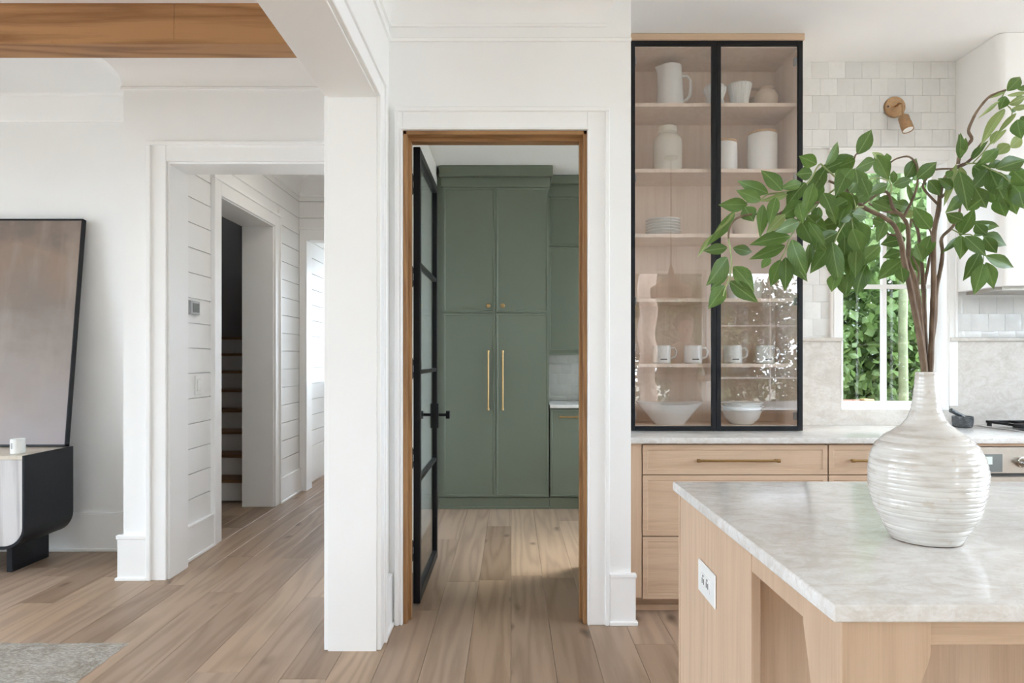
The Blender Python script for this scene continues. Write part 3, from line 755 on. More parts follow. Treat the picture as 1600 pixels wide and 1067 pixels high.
# ------------------------------------------------------------------ kitchen base cabinets
CF = 3.52
kb = thing('drawer_cabinet', (1.1, 3.85, 0), 'pale oak base cabinet with three wide drawers and a brass pull', 'cabinet')
MB().box(.594, 1.629, CF+.022, KY-.005, .10, .883).obj('body', 'cabinet_oak_upright', kb)
MB().box(.594, .668, CF, CF+.022, .085, .883).obj('filler', 'cabinet_oak_upright', kb, .001)
MB().box(.594, 1.629, CF+.075, CF+.095, 0, .10).box(.594, 1.629, CF+.062, CF+.075, 0, .03).obj('toe_kick', 'cabinet_oak', kb)
d1 = front(MB(), .674, 1.627, CF, .7225, .8735, fr=.024).obj('drawer', 'cabinet_oak', kb)
front(MB(), .674, 1.627, CF, .4055, .7175, fr=.024).obj('drawer', 'cabinet_oak', kb)
front(MB(), .674, 1.627, CF, .08, .4005, fr=.024).obj('drawer', 'cabinet_oak', kb)
bar_handle(d1, (X(1089, CF), CF, Z(718.5, CF)), (X(1213, CF), CF, Z(718.5, CF)))
kc = thing('drawer_cabinet', (2.0, 3.85, 0), 'pale oak base cabinet between the wide drawers and the oven', 'cabinet')
MB().box(1.632, 2.378, CF+.022, KY-.005, .10, .883).obj('body', 'cabinet_oak_upright', kc)
MB().box(1.632, 2.378, CF+.075, CF+.095, 0, .10).obj('toe_kick', 'cabinet_oak', kc)
d2 = front(MB(), 1.634, 2.376, CF, .7225, .8735, fr=.024).obj('drawer', 'cabinet_oak', kc)
front(MB(), 1.634, 2.376, CF, .08, .7175, fr=.024).obj('drawer', 'cabinet_oak', kc)
bar_handle(d2, (X(1329, CF), CF, Z(718.5, CF)), (2.255, CF, Z(718.5, CF)))
ov = thing('built_in_oven', (3.1, 3.85, 0), 'stainless built-in oven under the counter behind the vase', 'oven')
MB().box(2.382, 3.9, CF+.01, KY-.005, .02, .883).obj('body', 'steel', ov)
box('trim_strip', (2.382, 3.9, CF-.004, CF+.02, .868, .883), 'cabinet_oak', ov)
box('control_panel', (2.382, 3.9, CF-.008, CF+.02, .728, .866), 'steel', ov, .003)
box('display', (2.40, X(1564, CF), CF-.011, CF, Z(737, CF), Z(709, CF)), 'display_grey', ov)
box('display_light', (2.42, X(1548, CF), CF-.0125, CF-.005, Z(725, CF), Z(713, CF)), 'display_white', ov)
box('gap', (2.382, 3.9, CF-.002, CF+.02, .715, .728), 'socket_dark', ov)
box('oven_door', (2.382, 3.9, CF-.012, CF+.02, .08, .712), 'steel', ov, .004)
m = MB().lathe([(.028, 0), (.028, .012), (.023, .014), (.021, .045), (.018, .05), (0, .05)], (0, 0, 0), 28)
m.box(-.004, .004, -.02, .02, .05, .056)
m.xf(Matrix.Translation((X(1594, CF), CF-.008, Z(721.5, CF))) @ Matrix.Rotation(PI/2, 4, 'X')); m.obj('knob', 'chrome', ov)
box('countertop', (.594, 4.9, 3.494, KY-.004, .884, .914), 'quartzite', None, .004, seg=2, label='pale quartzite countertop along the kitchen wall', cat='countertop')
ck = thing('gas_cooktop', (3.2, 3.9, .914), 'steel gas cooktop with black cast iron grates', 'cooktop')
box('tray', (2.80, 3.72, 3.64, 4.12, .914, .922), 'chrome', ck, .003)
for i in range(3):
    a = 2.835+i*.29; m = MB()
    for yy in (3.68, 3.88, 4.08): m.box(a, a+.275, yy-.007, yy+.007, .936, .950)
    for xx in (a+.007, a+.137, a+.268): m.box(xx-.007, xx+.007, 3.68, 4.08, .936, .950)
    for xx in (a+.01, a+.265):
        for yy in (3.69, 4.07): m.box(xx-.009, xx+.009, yy-.009, yy+.009, .922, .937)
    for yy in (3.78, 3.98): m.lathe([(.045, 0), (.045, .008), (.03, .011), (0, .011)], (a+.137, yy, .922), 16)
    m.obj('grate', 'cast_iron', ck)
# mortar and pestle
mp = (X(1504, 4.04), 4.04, .914)
mo = MB().lathe([(.042, 0), (.052, .006), (.056, .03), (.056, .062), (.053, .066), (.046, .064), (.043, .03), (.03, .018), (0, .016)], mp, 24).obj('mortar', 'black_marble', label='black marble mortar on the counter beside the cooktop', cat='mortar')
MB().tube([(mp[0]+.025, mp[1], mp[2]+.045), (mp[0]-.02, mp[1], mp[2]+.074), (mp[0]-.075, mp[1]-.005, mp[2]+.101)], [.016, .0125, .014], 12).obj('pestle', 'black_marble', bevel=.003, label='black marble pestle leaning across the mortar', cat='pestle')
# sconce
sx, sz = X(1400, 4.15), Z(166, 4.15)
sc = thing('wall_sconce', (sx, KY-.006, sz), 'aged brass spot sconce on the tiled wall', 'wall lamp')
m = MB().lathe([(.064, 0), (.064, .012), (.060, .018), (0, .018)], (0, 0, 0), 36); m.xf(Matrix.Translation((sx, KY-.008, sz)) @ Matrix.Rotation(PI/2, 4, 'X')); bp = m.obj('back_plate', 'aged_brass', sc)
for s in (-1, 1):
    m = MB().lathe([(.0055, 0), (.0055, .003), (0, .004)], (0, 0, 0), 10); m.xf(Matrix.Translation((sx+s*.046, KY-.026, sz)) @ Matrix.Rotation(PI/2, 4, 'X')); m.obj('screw', 'socket_dark', bp)
MB().tube([(sx, KY-.024, sz+.002), (sx, KY-.07, sz+.004), (sx+.008, KY-.085, sz-.004), (sx+.010, KY-.088, sz-.088)], .0065, 10).obj('arm', 'aged_brass', sc)
hp = Vector((sx+.010, KY-.088, sz-.084)); Mh = Matrix.Translation(hp) @ Matrix.Rotation(-.12, 4, 'Y') @ Matrix.Rotation(-.35, 4, 'X')
m = MB().lathe([(0, 0), (.027, -.002), (.031, -.008), (.031, -.05), (.033, -.051), (.033, -.098), (.029, -.098), (.029, -.085), (0, -.085)], (0, 0, 0), 24); hdm = m.xf(Mh).obj('spot_head', 'aged_brass', sc)
MB().lathe([(0, -.086), (.028, -.087), (.028, -.095), (0, -.097)], (0, 0, 0), 20).xf(Mh).obj('bulb', 'bulb_glass', hdm)

# ------------------------------------------------------------------ glass fronted cabinet
GF = 3.82; ga, gb = X(985.5, GF), X(1254.5, GF); gz0, gz1 = .916, Z(63.5, GF)
gl = thing('glass_cabinet', ((ga+gb)/2, 4.0, .914), 'pale oak display cabinet with two black framed glass doors', 'cabinet')
bk = KY-.002; fy0 = GF+.024
box('side_panel', (ga+.001, ga+.02, fy0, bk, gz0, gz1), 'brightened_oak', gl); box('side_panel', (gb-.02, gb-.001, fy0, bk, gz0, gz1), 'brightened_oak', gl)
box('back_panel', (ga+.02, gb-.02, bk-.012, bk, gz0, gz1), 'brightened_oak', gl)
box('bottom_panel', (ga+.02, gb-.02, fy0, bk-.012, gz0, .937), 'brightened_oak', gl); box('top_panel', (ga+.02, gb-.02, fy0, bk-.012, gz1-.03, gz1), 'brightened_oak', gl)
SH = [2.763, 2.391, 2.025, 1.660, 1.291]
for z in SH: box('shelf', (ga+.021, gb-.021, GF+.036, bk-.013, z-.021, z), 'brightened_oak', gl, .001)
box('cap_moulding', (ga-.002, gb+.006, GF-.012, bk, gz1, H-.002), 'cabinet_oak', gl, .002)
xmid = X(1119.5, GF); fw = .0245
for xa, xb in ((ga, xmid-.001), (xmid+.001, gb)):
    m = MB(); m.box(xa, xa+fw, GF, GF+.022, gz0, gz1); m.box(xb-fw, xb, GF, GF+.022, gz0, gz1); m.box(xa+fw, xb-fw, GF, GF+.022, gz0, gz0+fw); m.box(xa+fw, xb-fw, GF, GF+.022, gz1-fw, gz1)
    dd = m.obj('door', 'black_metal', gl, .001)
    box('glass_pane', (xa+fw, xb-fw, GF+.009, GF+.013, gz0+fw, gz1-fw), 'cabinet_glass', dd)
    hx = xa+fw-.006 if xa == ga else xb-fw-.012
    for z in (Z(92, GF), Z(276, GF), Z(470, GF), Z(651, GF)):
        MB().box(hx, hx+.018, GF+.022, GF+.05, z-.022, z+.022).obj('hinge', 'grey_plastic', dd, .004)

# ------------------------------------------------------------------ crockery in the glass cabinet
def lathe_thing(name, prof, px, y, z, mat, label, cat, seg=36, fr=None, group=None):
    c = (X(px, y), y, z+.0005)
    return MB().lathe(prof, c, seg, fr).obj(name, mat, label=label, cat=cat, group=group)
IY = 3.99
z = SH[0]
pt = thing('pitcher', (X(1047, IY), IY, z), 'tall white ceramic pitcher on the top shelf', 'pitcher')
c = (X(1047, IY), IY, z+.0005)
def spout(r, h, a):
    d = abs((a-PI+PI) % (2*PI)-PI) if False else abs(a-PI)
    return r+(.022*max(0, 1-d/.45)*max(0, (h-.20)/.06) if h > .2 else 0)
MB().lathe([(.078, 0), (.080, .004), (.074, .12), (.068, .22), (.067, .258), (.063, .258), (.064, .22), (.07, .1), (.072, .012), (0, .01)], c, 48, spout).obj('body', 'white_ceramic', pt)
MB().tube([(c[0]+.069, IY, z+.205), (c[0]+.10, IY, z+.205), (c[0]+.118, IY, z+.18), (c[0]+.12, IY, z+.13), (c[0]+.115, IY, z+.09), (c[0]+.095, IY, z+.068), (c[0]+.073, IY, z+.062)], .008, 10).obj('handle', 'white_ceramic', pt)
fl_ = lambda n, d: (lambda r, h, a: r*(1+d*(1 if int(a/(2*PI)*n*2) % 2 else -1)))
lathe_thing('ribbed_vase', [(.058, 0), (.064, .02), (.048, .055), (.046, .075), (.062, .115), (.064, .128), (.054, .145), (.044, .145), (.03, .1), (0, .02)], 1117, IY, z, 'white_ceramic', 'white pleated vase half hidden behind the black door stile', 'vase', 88, fl_(44, .03))
lathe_thing('ribbed_bowl', [(.056, 0), (.06, .01), (.05, .045), (.052, .075), (.068, .148), (.071, .15), (.066, .148), (.05, .08), (.045, .03), (0, .025)], 1155.5, IY, z, 'white_ceramic', 'white pleated bowl beside the small beige pot', 'bowl', 96, fl_(48, .025))
lathe_thing('round_pot', [(.04, 0), (.056, .018), (.066, .05), (.066, .08), (.05, .108), (.036, .116), (.036, .125), (.044, .132), (.04, .136), (.03, .13), (.028, .11), (0, .09)], 1197, 3.98, z, 'beige_ceramic', 'small round beige clay pot on the top shelf', 'pot')
m = MB()
cx, cz_ = X(1183, 4.1), z+.19
m.tube([(cx+.075*math.cos(a), 4.10+.012*math.sin(a*2), z+.127+.010+.036*math.sin(a)+.06*0) for a in [2*PI*i/24 for i in range(25)]], .009, 8)
m.box(cx-.045, cx+.045, 4.075, 4.125, z+.0005, z+.12)
m.obj('knot_sculpture', 'beige_ceramic', bevel=.004, label='pale looped ceramic ornament behind the small beige pot', cat='ornament')
z = SH[1]
lathe_thing('stoneware_jar', [(.078, 0), (.083, .006), (.083, .17), (.079, .205), (.06, .23), (.048, .237), (.047, .243), (.053, .248), (.053, .276), (.048, .281), (.043, .276), (.043, .24), (0, .2)], 1043, IY, z, 'cream_ceramic', 'cream stoneware jar with a narrow neck', 'jar')
for nm, px, r, hh, lab in (('s', 1131, .076, .180, 'smaller white ceramic canister with a wooden lid'), ('l', 1191, .084, .232, 'larger white ceramic canister with a wooden lid')):
    t_ = thing('canister', (X(px, IY), IY, z), lab, 'canister', 'lidded canisters on the second shelf')
    c = (X(px, IY), IY, z+.0005)
    MB().lathe([(r-.004, 0), (r, .006), (r, hh-.004), (r-.004, hh), (0, hh)], c, 40).obj('body', 'white_ceramic', t_)
    MB().lathe([(r*.94, hh+.0005), (r*.97, hh+.003), (r*.97, hh+.012), (r*.93, hh+.015), (0, hh+.015)], c, 40).obj('lid', 'lid_wood', t_)
z = SH[2]
for i in range(6):
    lab = ['bottom white plate of the stack', 'second white plate from the bottom of the stack', 'third white plate from the bottom of the stack', 'third white plate from the top of the stack', 'second white plate from the top of the stack', 'top white plate of the stack'][i]
    lathe_thing('plate', [(.055, 0), (.06, .004), (.095, .013), (.101, .0155), (.1005, .018), (.092, .016), (.056, .007), (0, .006)], 1036, IY, z+i*.0165+.001*(i > 0), 'white_ceramic', lab, 'plate', 40, None, 'plates on the third shelf')
lathe_thing('clay_pot', [(.062, 0), (.072, .01), (.076, .06), (.07, .11), (.062, .125), (.066, .135), (.06, .138), (.055, .12), (.06, .06), (0, .02)], 1166, IY, z, 'beige_ceramic', 'wide beige clay pot half hidden behind the leaves', 'pot')
z = SH[3]
lathe_thing('tumbler', [(.028, 0), (.032, .003), (.037, .06), (.038, .105), (.035, .106), (.033, .06), (.028, .01), (0, .008)], 1181, IY, z, 'white_ceramic', 'white ceramic tumbler standing on the fourth shelf', 'cup')
lathe_thing('tumbler', [(.028, 0), (.032, .003), (.037, .06), (.038, .105), (.035, .106), (.033, .06), (.028, .01), (0, .008)], 1146, IY, z, 'white_ceramic', 'white ceramic tumbler behind the hanging leaf spray', 'cup')
z = SH[4]
mug_lab = ['white mug nearest the pantry wall on the fifth shelf', 'white mug just before the black middle stile', 'white mug just past the black middle stile', 'white mug nearest the tiled wall on the fifth shelf']
for i, px in enumerate((1034, 1083, 1145, 1195)):
    t_ = thing('mug', (X(px, IY), IY, z), mug_lab[i], 'mug', 'mugs on the fifth shelf'); c = (X(px, IY), IY, z+.0005)
    MB().lathe([(.046, 0), (.052, .005), (.052, .085), (.050, .104), (.047, .104), (.048, .08), (.047, .01), (0, .008)], c, 32).obj('body', 'white_ceramic', t_)
    MB().tube([(c[0]+.050, IY, z+.085), (c[0]+.074, IY, z+.090), (c[0]+.086, IY, z+.068), (c[0]+.078, IY, z+.040), (c[0]+.051, IY, z+.028)], .0055, 8).obj('handle', 'white_ceramic', t_)
    box('dark_band', (c[0]-.018, c[0]+.020, IY-.0525, IY-.046, z+.022, z+.027), 'socket_dark', t_)  # thin dark bar low on the mug front
z = .937
m = MB(); nseg = 48; prof = [(.085, 0), (.09, .004), (.15, .075), (.195, .118), (.19, .119), (.145, .078), (.085, .012), (0, .01)]
def sq(r, h, a):
    k = min(1, h/.12); q = (abs(math.cos(a))**3.2+abs(math.sin(a))**3.2)**(-1/3.2)
    return r*(1+k*(q-1)*.35)*(1 if r > 0 else 1)
m.lathe(prof, (0, 0, 0), nseg, sq)
m.v = [(x, y*.68, zz+.022*(zz/.12)*max(0, abs(x)/.2-.35)) for x, y, zz in m.v]
m.xf(Matrix.Translation((X(1046, IY), IY+.005, z+.0005))).obj('serving_bowl', 'white_ceramic', label='wide white serving bowl with upswept corners in the cabinet bottom', cat='bowl')
for i in range(3):
    lathe_thing('bowl', [(.06, 0), (.066, .004), (.098, .04), (.108, .07), (.112, .078), (.124, .081), (.124, .084), (.108, .083), (.1, .065), (.06, .012), (0, .01)], 1159, IY, z+i*.022, 'white_ceramic', ['bottom white rimmed bowl of the stack of three', 'middle white rimmed bowl of the stack of three', 'top white rimmed bowl of the stack of three'][i], 'bowl', 40, None, 'stack of bowls in the cabinet')

# ------------------------------------------------------------------ island
IX = .53; IN, IFR = 1.125, 2.256
box('island_countertop', (IX, 3.0, IN, IFR, .884, .914), 'quartzite', None, .006, seg=3, label='pale veined quartzite island countertop under the vase', cat='countertop')
isl = thing('kitchen_island', (1.7, 1.7, 0), 'pale oak kitchen island with corner brackets', 'island')
sx0 = .548; py0 = 1.565
box('side_panel', (sx0, sx0+.022, py0, 2.232, 0, .883), 'cabinet_oak_upright', isl, .001)
box('corner_strip', (sx0-.002, sx0+.008, 2.222, 2.236, 0, .883), 'cabinet_oak_upright', isl)
box('body', (sx0+.024, 2.95, py0+.05, 2.225, .09, .883), 'cabinet_oak_upright', isl)
box('knee_panel', (sx0+.024, 2.95, py0+.03, py0+.05, 0, .883), 'cabinet_oak_upright', isl)
box('plinth', (sx0+.03, 2.95, py0+.06, 2.17, 0, .09), 'cabinet_oak', isl)
box('apron', (sx0+.002, sx0+.022, 1.287, py0, .832, .883), 'cabinet_oak_upright', isl); box('apron', (sx0+.15, 2.95, 1.142, 1.162, .842, .883), 'cabinet_oak', isl)
pp = .108; tp = .15
m = MB(); y0_ = 1.137
# corner post with flared top on both inner sides
b0 = [(sx0, y0_), (sx0+pp, y0_), (sx0+pp, y0_+pp), (sx0, y0_+pp)]; b1 = [(sx0, y0_), (sx0+tp, y0_), (sx0+tp, y0_+tp), (sx0, y0_+tp)]
lev = [(b0, 0), (b0, .70), (b1, .825), (b1, .883)]
for q, zz_ in lev: m.v += [(x, y, zz_) for x, y in q]
for k in range(3): m.f += [(4*k+i, 4*k+(i+1) % 4, 4*k+4+(i+1) % 4, 4*k+4+i) for i in range(4)]
m.f += [(3, 2, 1, 0), (12, 13, 14, 15)]
m.obj('bracket_post', 'cabinet_oak_upright', isl, .0015)
op = thing('power_outlet', (sx0, 1.9, .69), 'white double power outlet on the island end panel', 'power outlet')
ya, yb = .5455*F/(1118.5-800), .5455*F/(1092.5-800)
zc = Z(909, (ya+yb)/2)
box('plate', (sx0-.006, sx0, ya, yb, zc-.049, zc+.043), 'white_plastic', op, .003)
yc = (ya+yb)/2
ins = box('receptacle', (sx0-.0085, sx0-.004, yc-.04, yc+.04, zc-.022, zc+.017), 'white_plastic', op, .001)
for s in (-.02, .02):
    MB().box(sx0-.0095, sx0-.007, yc+s-.009, yc+s-.006, zc-.012, zc+.003).box(sx0-.0095, sx0-.007, yc+s+.006, yc+s+.009, zc-.012, zc+.003).box(sx0-.0095, sx0-.007, yc+s-.003, yc+s+.003, zc+.007, zc+.013).obj('slot', 'socket_dark', ins)

# ------------------------------------------------------------------ vase and branches
VX, VY = X(1447, 1.53), 1.53
prof0 = [(0, .070), (.006, .0745), (.03, .088), (.07, .1065), (.11, .1165), (.15, .1185), (.185, .1125), (.21, .1015), (.23, .084), (.244, .063), (.255, .048), (.27, .0375), (.29, .0305), (.32, .0265), (.35, .0235), (.372, .0215)]
def vr(h):
    for (a, ra), (b, rb) in zip(prof0, prof0[1:]):
        if a <= h <= b:
            u = (h-a)/(b-a); u = u*u*(3-2*u)*.25+u*.75; return ra+(rb-ra)*u
    return prof0[-1][1]
rv = random.Random(3); ridges = []; h = .012
while h < .37:
    ridges.append((h, rv.uniform(.0006, .0016)*(1 if h < .24 else .5))); h += rv.uniform(.0085, .014) if h < .25 else .009
pf = []
hs = [i*.0013 for i in range(int(.372/.0013)+1)]+[.372]
for h in hs:
    r0 = vr(h)
    for rh, am in ridges: r0 -= am*math.exp(-((h-rh)/.0015)**2)
    pf.append((r0, h))
pf += [(.0205, .3735), (.0185, .373), (.0175, .36), (.021, .30), (.03, .27), (0, .262)]
wob = lambda r, h, a: r*(1+.006*math.sin(2*a+h*12)+.004*math.sin(5*a+h*31)) + (.0006*math.sin(a*3+h*60) if r > .05 else 0)
va = thing('vase', (VX, VY, .914), 'large white ridged ceramic vase on the island', 'vase')
MB().lathe(pf, (VX, VY, .9165), 72, wob).obj('body', 'vase_glaze', va)
MB().lathe([(.066, 0), (.0695, .002), (.0705, .0045), (0, .0045)], (VX, VY, .9142), 48).obj('foot', 'vase_foot_clay', va)

# leaf blades: three shapes, folded along the rib and curling
def leaf_mesh(name, mat, curl, fold, wid):
    ts = [0, .06, .18, .32, .46, .62, .77, .90, 1.0]; wv = [.05, .34, .72, .96, 1.0, .82, .52, .22, .01]
    b = MB()
    for t_, w in zip(ts, wv):
        zc_ = curl*(t_*t_)-curl*.25*t_
        for u in (-1, -.5, 0, .5, 1):
            x = u*w*.5*wid
            b.v.append((x, t_, zc_+fold*abs(u)*w*.5-fold*.18*w*(u*u)+.012*math.sin(9*t_+u*2)*abs(u)))
    for i in range(len(ts)-1):
        for j in range(4): b.f.append((i*5+j, i*5+j+1, (i+1)*5+j+1, (i+1)*5+j))
    me = b.mesh(name, fix=False); me.materials.append(MATS[mat]); return me
LEAF = [leaf_mesh('leaf', 'leaf_green', c, f, 1) for c, f in ((-.22, .16), (-.34, .10), (-.10, .22), (.12, .14))]
PALE = [leaf_mesh('leaf', 'leaf_pale', c, f, 1) for c, f in ((-.25, .2), (.2, .12))]
rl = random.Random(21)
CAM = Vector((0, 0, CH))
def P(px, py, Y): return Vector((X(px, Y), Y, Z(py, Y)))
A = lambda x, y: (1080+x/3.811, 200+y/3.811)
B = lambda x, y: (1320+x/3.811, 200+y/3.811)
C = lambda x, y: (1440+x/5.08, 110+y/5.08)
D3 = lambda x, y: (1280+x/3.556, 400+y/3.556)
def smooth(pts, n=4):
    out = []
    for i in range(len(pts)-1):
        p0, p1, p2, p3 = pts[max(i-1, 0)], pts[i], pts[i+1], pts[min(i+2, len(pts)-1)]
        for k in range(n):
            t_ = k/n; out.append(.5*((2*p1)+(p2-p0)*t_+(2*p0-5*p1+4*p2-p3)*t_*t_+(3*p1-p0-3*p2+p3)*t_**3))
    return out+[pts[-1]]
def stempts(pp, y0, y1, mouth=False):
    n = len(pp); pts = [P(q[0], q[1], y0+(y1-y0)*(i/(n-1))) for i, q in enumerate(pp)]
    if mouth:                                             # gather the stems inside the neck of the vase
        c0 = Vector((pts[0].x-VX, pts[0].y-VY, 0)); c0 = c0.normalized()*min(c0.length, .0085)
        pts = [Vector((VX+c0.x*.4, VY+c0.y*.4, 1.20)), Vector((VX+c0.x, VY+c0.y, 1.285))]+pts[1:]
    return smooth(pts)
def stem(name, pp, y0, y1, r0, r1, parent, mat='twig_bark', mouth=False):
    pts = stempts(pp, y0, y1, mouth); n = len(pts); rj = random.Random(len(pp)*7+int(pp[0][0]))
    rad = [(r0+(r1-r0)*i/(n-1))*(1+.10*rj.uniform(-1, 1)) for i in range(n)]
    return MB().tube(pts, rad, 8).obj(name, mat, parent)
BR = {}
def branch(key, label):
    BR[key] = thing('leafy_branch', (VX, VY, 1.19), label, 'branch', 'cut branches in the vase'); return BR[key]
def leaf(key, base, tip, w, y=None, pale=False, sc=3.811):
    y0 = (y or 1.5)+rl.uniform(-.035, .035); Lpx = math.hypot(tip[0]-base[0], tip[1]-base[1])
    b = P(*base, y0); L2 = Lpx/F*y0
    t_ = P(*tip, y0+rl.uniform(-.45, .35)*L2)
    d = t_-b; L = d.length*1.13; d.normalize()
    c = (CAM-b); c = (c-d*c.dot(d)).normalized()
    tilt = rl.uniform(-.55, .55); s = d.cross(c)
    nrm = (c*math.cos(tilt)+s*math.sin(tilt)).normalized()
    xax = d.cross(nrm).normalized()
    wid = w*1.02/sc/F*y0/max(.55, math.cos(tilt))
    M = Matrix((xax, d, nrm)).transposed().to_4x4()
    me = rl.choice(PALE if pale else LEAF)
    o = bpy.data.objects.new('leaf', me); COL.objects.link(o); o.parent = BR[key]
    o.matrix_local = Matrix.Translation(b-org(BR[key])) @ M @ Matrix.Diagonal((wid, L, L, 1))
    return o

branch('sweep', 'longest leafy branch sweeping over towards the glass cabinet')
branch('mid', 'leafy branch bending low in front of the window')
branch('thin', 'thin straight branch between the thicker stems')
branch('tall', 'tall leafy branch arching up towards the range hood')
branch('side', 'short leafy branch leaning out before the white hood')
SW = [(1441.5, 580), (1437.5, 526), (1429, 484), (1420.6, 442), (1411, 400), B(340, 700), B(300, 590), B(230, 530), B(110, 470), B(30, 385), A(940, 370), A(880, 340), A(820, 315)]
stem('stem', SW, 1.515, 1.44, .0082, .0026, BR['sweep'], mouth=True)
stem('twig', [A(940, 375), A(800, 430), A(700, 455), A(590, 475), A(500, 520), A(400, 512), A(320, 520), A(262, 545), A(228, 600), A(222, 660)], 1.445, 1.40, .003, .0018, BR['sweep'])
stem('twig', [A(222, 660), A(232, 720), A(240, 800), A(230, 880), A(205, 950), A(190, 1000)], 1.40, 1.39, .0019, .0013, BR['sweep'], 'green_stem')
stem('twig', [A(330, 440), A(400, 440), A(455, 395), A(560, 380), A(690, 330), A(760, 220), A(800, 240), A(900, 330)], 1.42, 1.45, .0016, .002, BR['sweep'], 'green_stem')
stem('twig', [A(880, 345), A(760, 440), A(710, 495), A(650, 560), A(590, 650), A(560, 730), A(530, 785)], 1.45, 1.42, .002, .0013, BR['sweep'], 'green_stem')
stem('twig', [B(30, 385), A(980, 480), A(930, 540), A(880, 620), A(850, 690)], 1.445, 1.42, .0022, .0013, BR['sweep'], 'green_stem')
stem('twig', [B(110, 470), B(60, 480), B(40, 540), A(965, 620), A(945, 690)], 1.45, 1.43, .002, .0012, BR['sweep'], 'green_stem')
stem('twig', [B(40, 370), B(28, 285), B(45, 230), B(62, 165), B(80, 150)], 1.445, 1.46, .0026, .0013, BR['sweep'])
MI = [(1443.5, 580), (1440, 520), B(420, 920), B(378, 800), B(380, 700), B(372, 580), B(330, 515), B(285, 475), B(265, 400), B(225, 380), B(120, 445), B(70, 480)]
stem('stem', MI, 1.535, 1.48, .0068, .0022, BR['mid'], mouth=True)
stem('twig', [B(340, 510), B(215, 490), B(140, 445)], 1.50, 1.51, .003, .0018, BR['mid'])
stem('twig', [B(350, 530), B(405, 420), B(435, 320), B(430, 230), B(385, 172), B(310, 182), B(260, 215)], 1.50, 1.53, .003, .0016, BR['mid'])
stem('twig', [B(310, 640), B(260, 630), B(215, 595)], 1.50, 1.52, .0025, .0014, BR['mid'])
stem('twig', [B(80, 355), B(150, 305), B(220, 300), B(275, 330), B(275, 400)], 1.46, 1.48, .0016, .0016, BR['mid'], 'green_stem')
TH = [(1448.5, 580), (1444.5, 500), (1443, 450), B(462, 850), B(440, 640), B(420, 570), B(395, 545), B(393, 590)]
stem('stem', TH, 1.55, 1.55, .0062, .0022, BR['thin'], mouth=True)
stem('twig', [B(475, 930), B(500, 800), B(520, 690), B(512, 620), B(500, 600)], 1.55, 1.53, .0035, .0015, BR['thin'])
stem('twig', [B(430, 950), B(440, 850), B(400, 760)], 1.55, 1.54, .0035, .0015, BR['thin'])
TA = [(1453.5, 580), (1457, 500), (1459, 450), B(528, 800), B(532, 620), B(558, 490), B(567, 400), B(590, 310), B(640, 250), B(720, 212), C(350, 740), C(405, 690), C(450, 610), C(545, 505)]
stem('stem', TA, 1.53, 1.50, .0072, .0022, BR['tall'], mouth=True)
stem('twig', [C(290, 740), C(300, 690), C(350, 610), C(398, 545), C(372, 480), C(405, 390), C(450, 310), C(530, 215), C(600, 180), C(670, 155)], 1.505, 1.46, .0042, .0022, BR['tall'])
stem('twig', [B(555, 455), B(475, 370), B(470, 330), B(520, 260), B(560, 245), B(645, 242)], 1.515, 1.53, .003, .0018, BR['tall'])
stem('twig', [B(575, 415), B(640, 345), B(700, 300), B(760, 350), B(830, 300)], 1.515, 1.49, .003, .0015, BR['tall'])
stem('twig', [C(350, 740), C(450, 740), C(540, 780), C(640, 830), C(700, 880)], 1.50, 1.45, .0018, .0012, BR['tall'], 'green_stem')
stem('twig', [C(670, 155), C(640, 230), C(720, 330), C(660, 440), C(560, 560), C(480, 660), C(400, 740)], 1.46, 1.49, .0013, .0015, BR['tall'], 'green_stem')
SI = [(1456, 580), (1460, 500), B(545, 960), B(570, 840), B(582, 740), B(577, 655), B(640, 590), B(680, 510), B(688, 440)]
stem('stem', SI, 1.555, 1.54, .0062, .0024, BR['side'], mouth=True)
stem('twig', [B(630, 600), B(700, 632), B(760, 640), B(820, 720), B(825, 800)], 1.545, 1.53, .0016, .0011, BR['side'], 'green_stem')

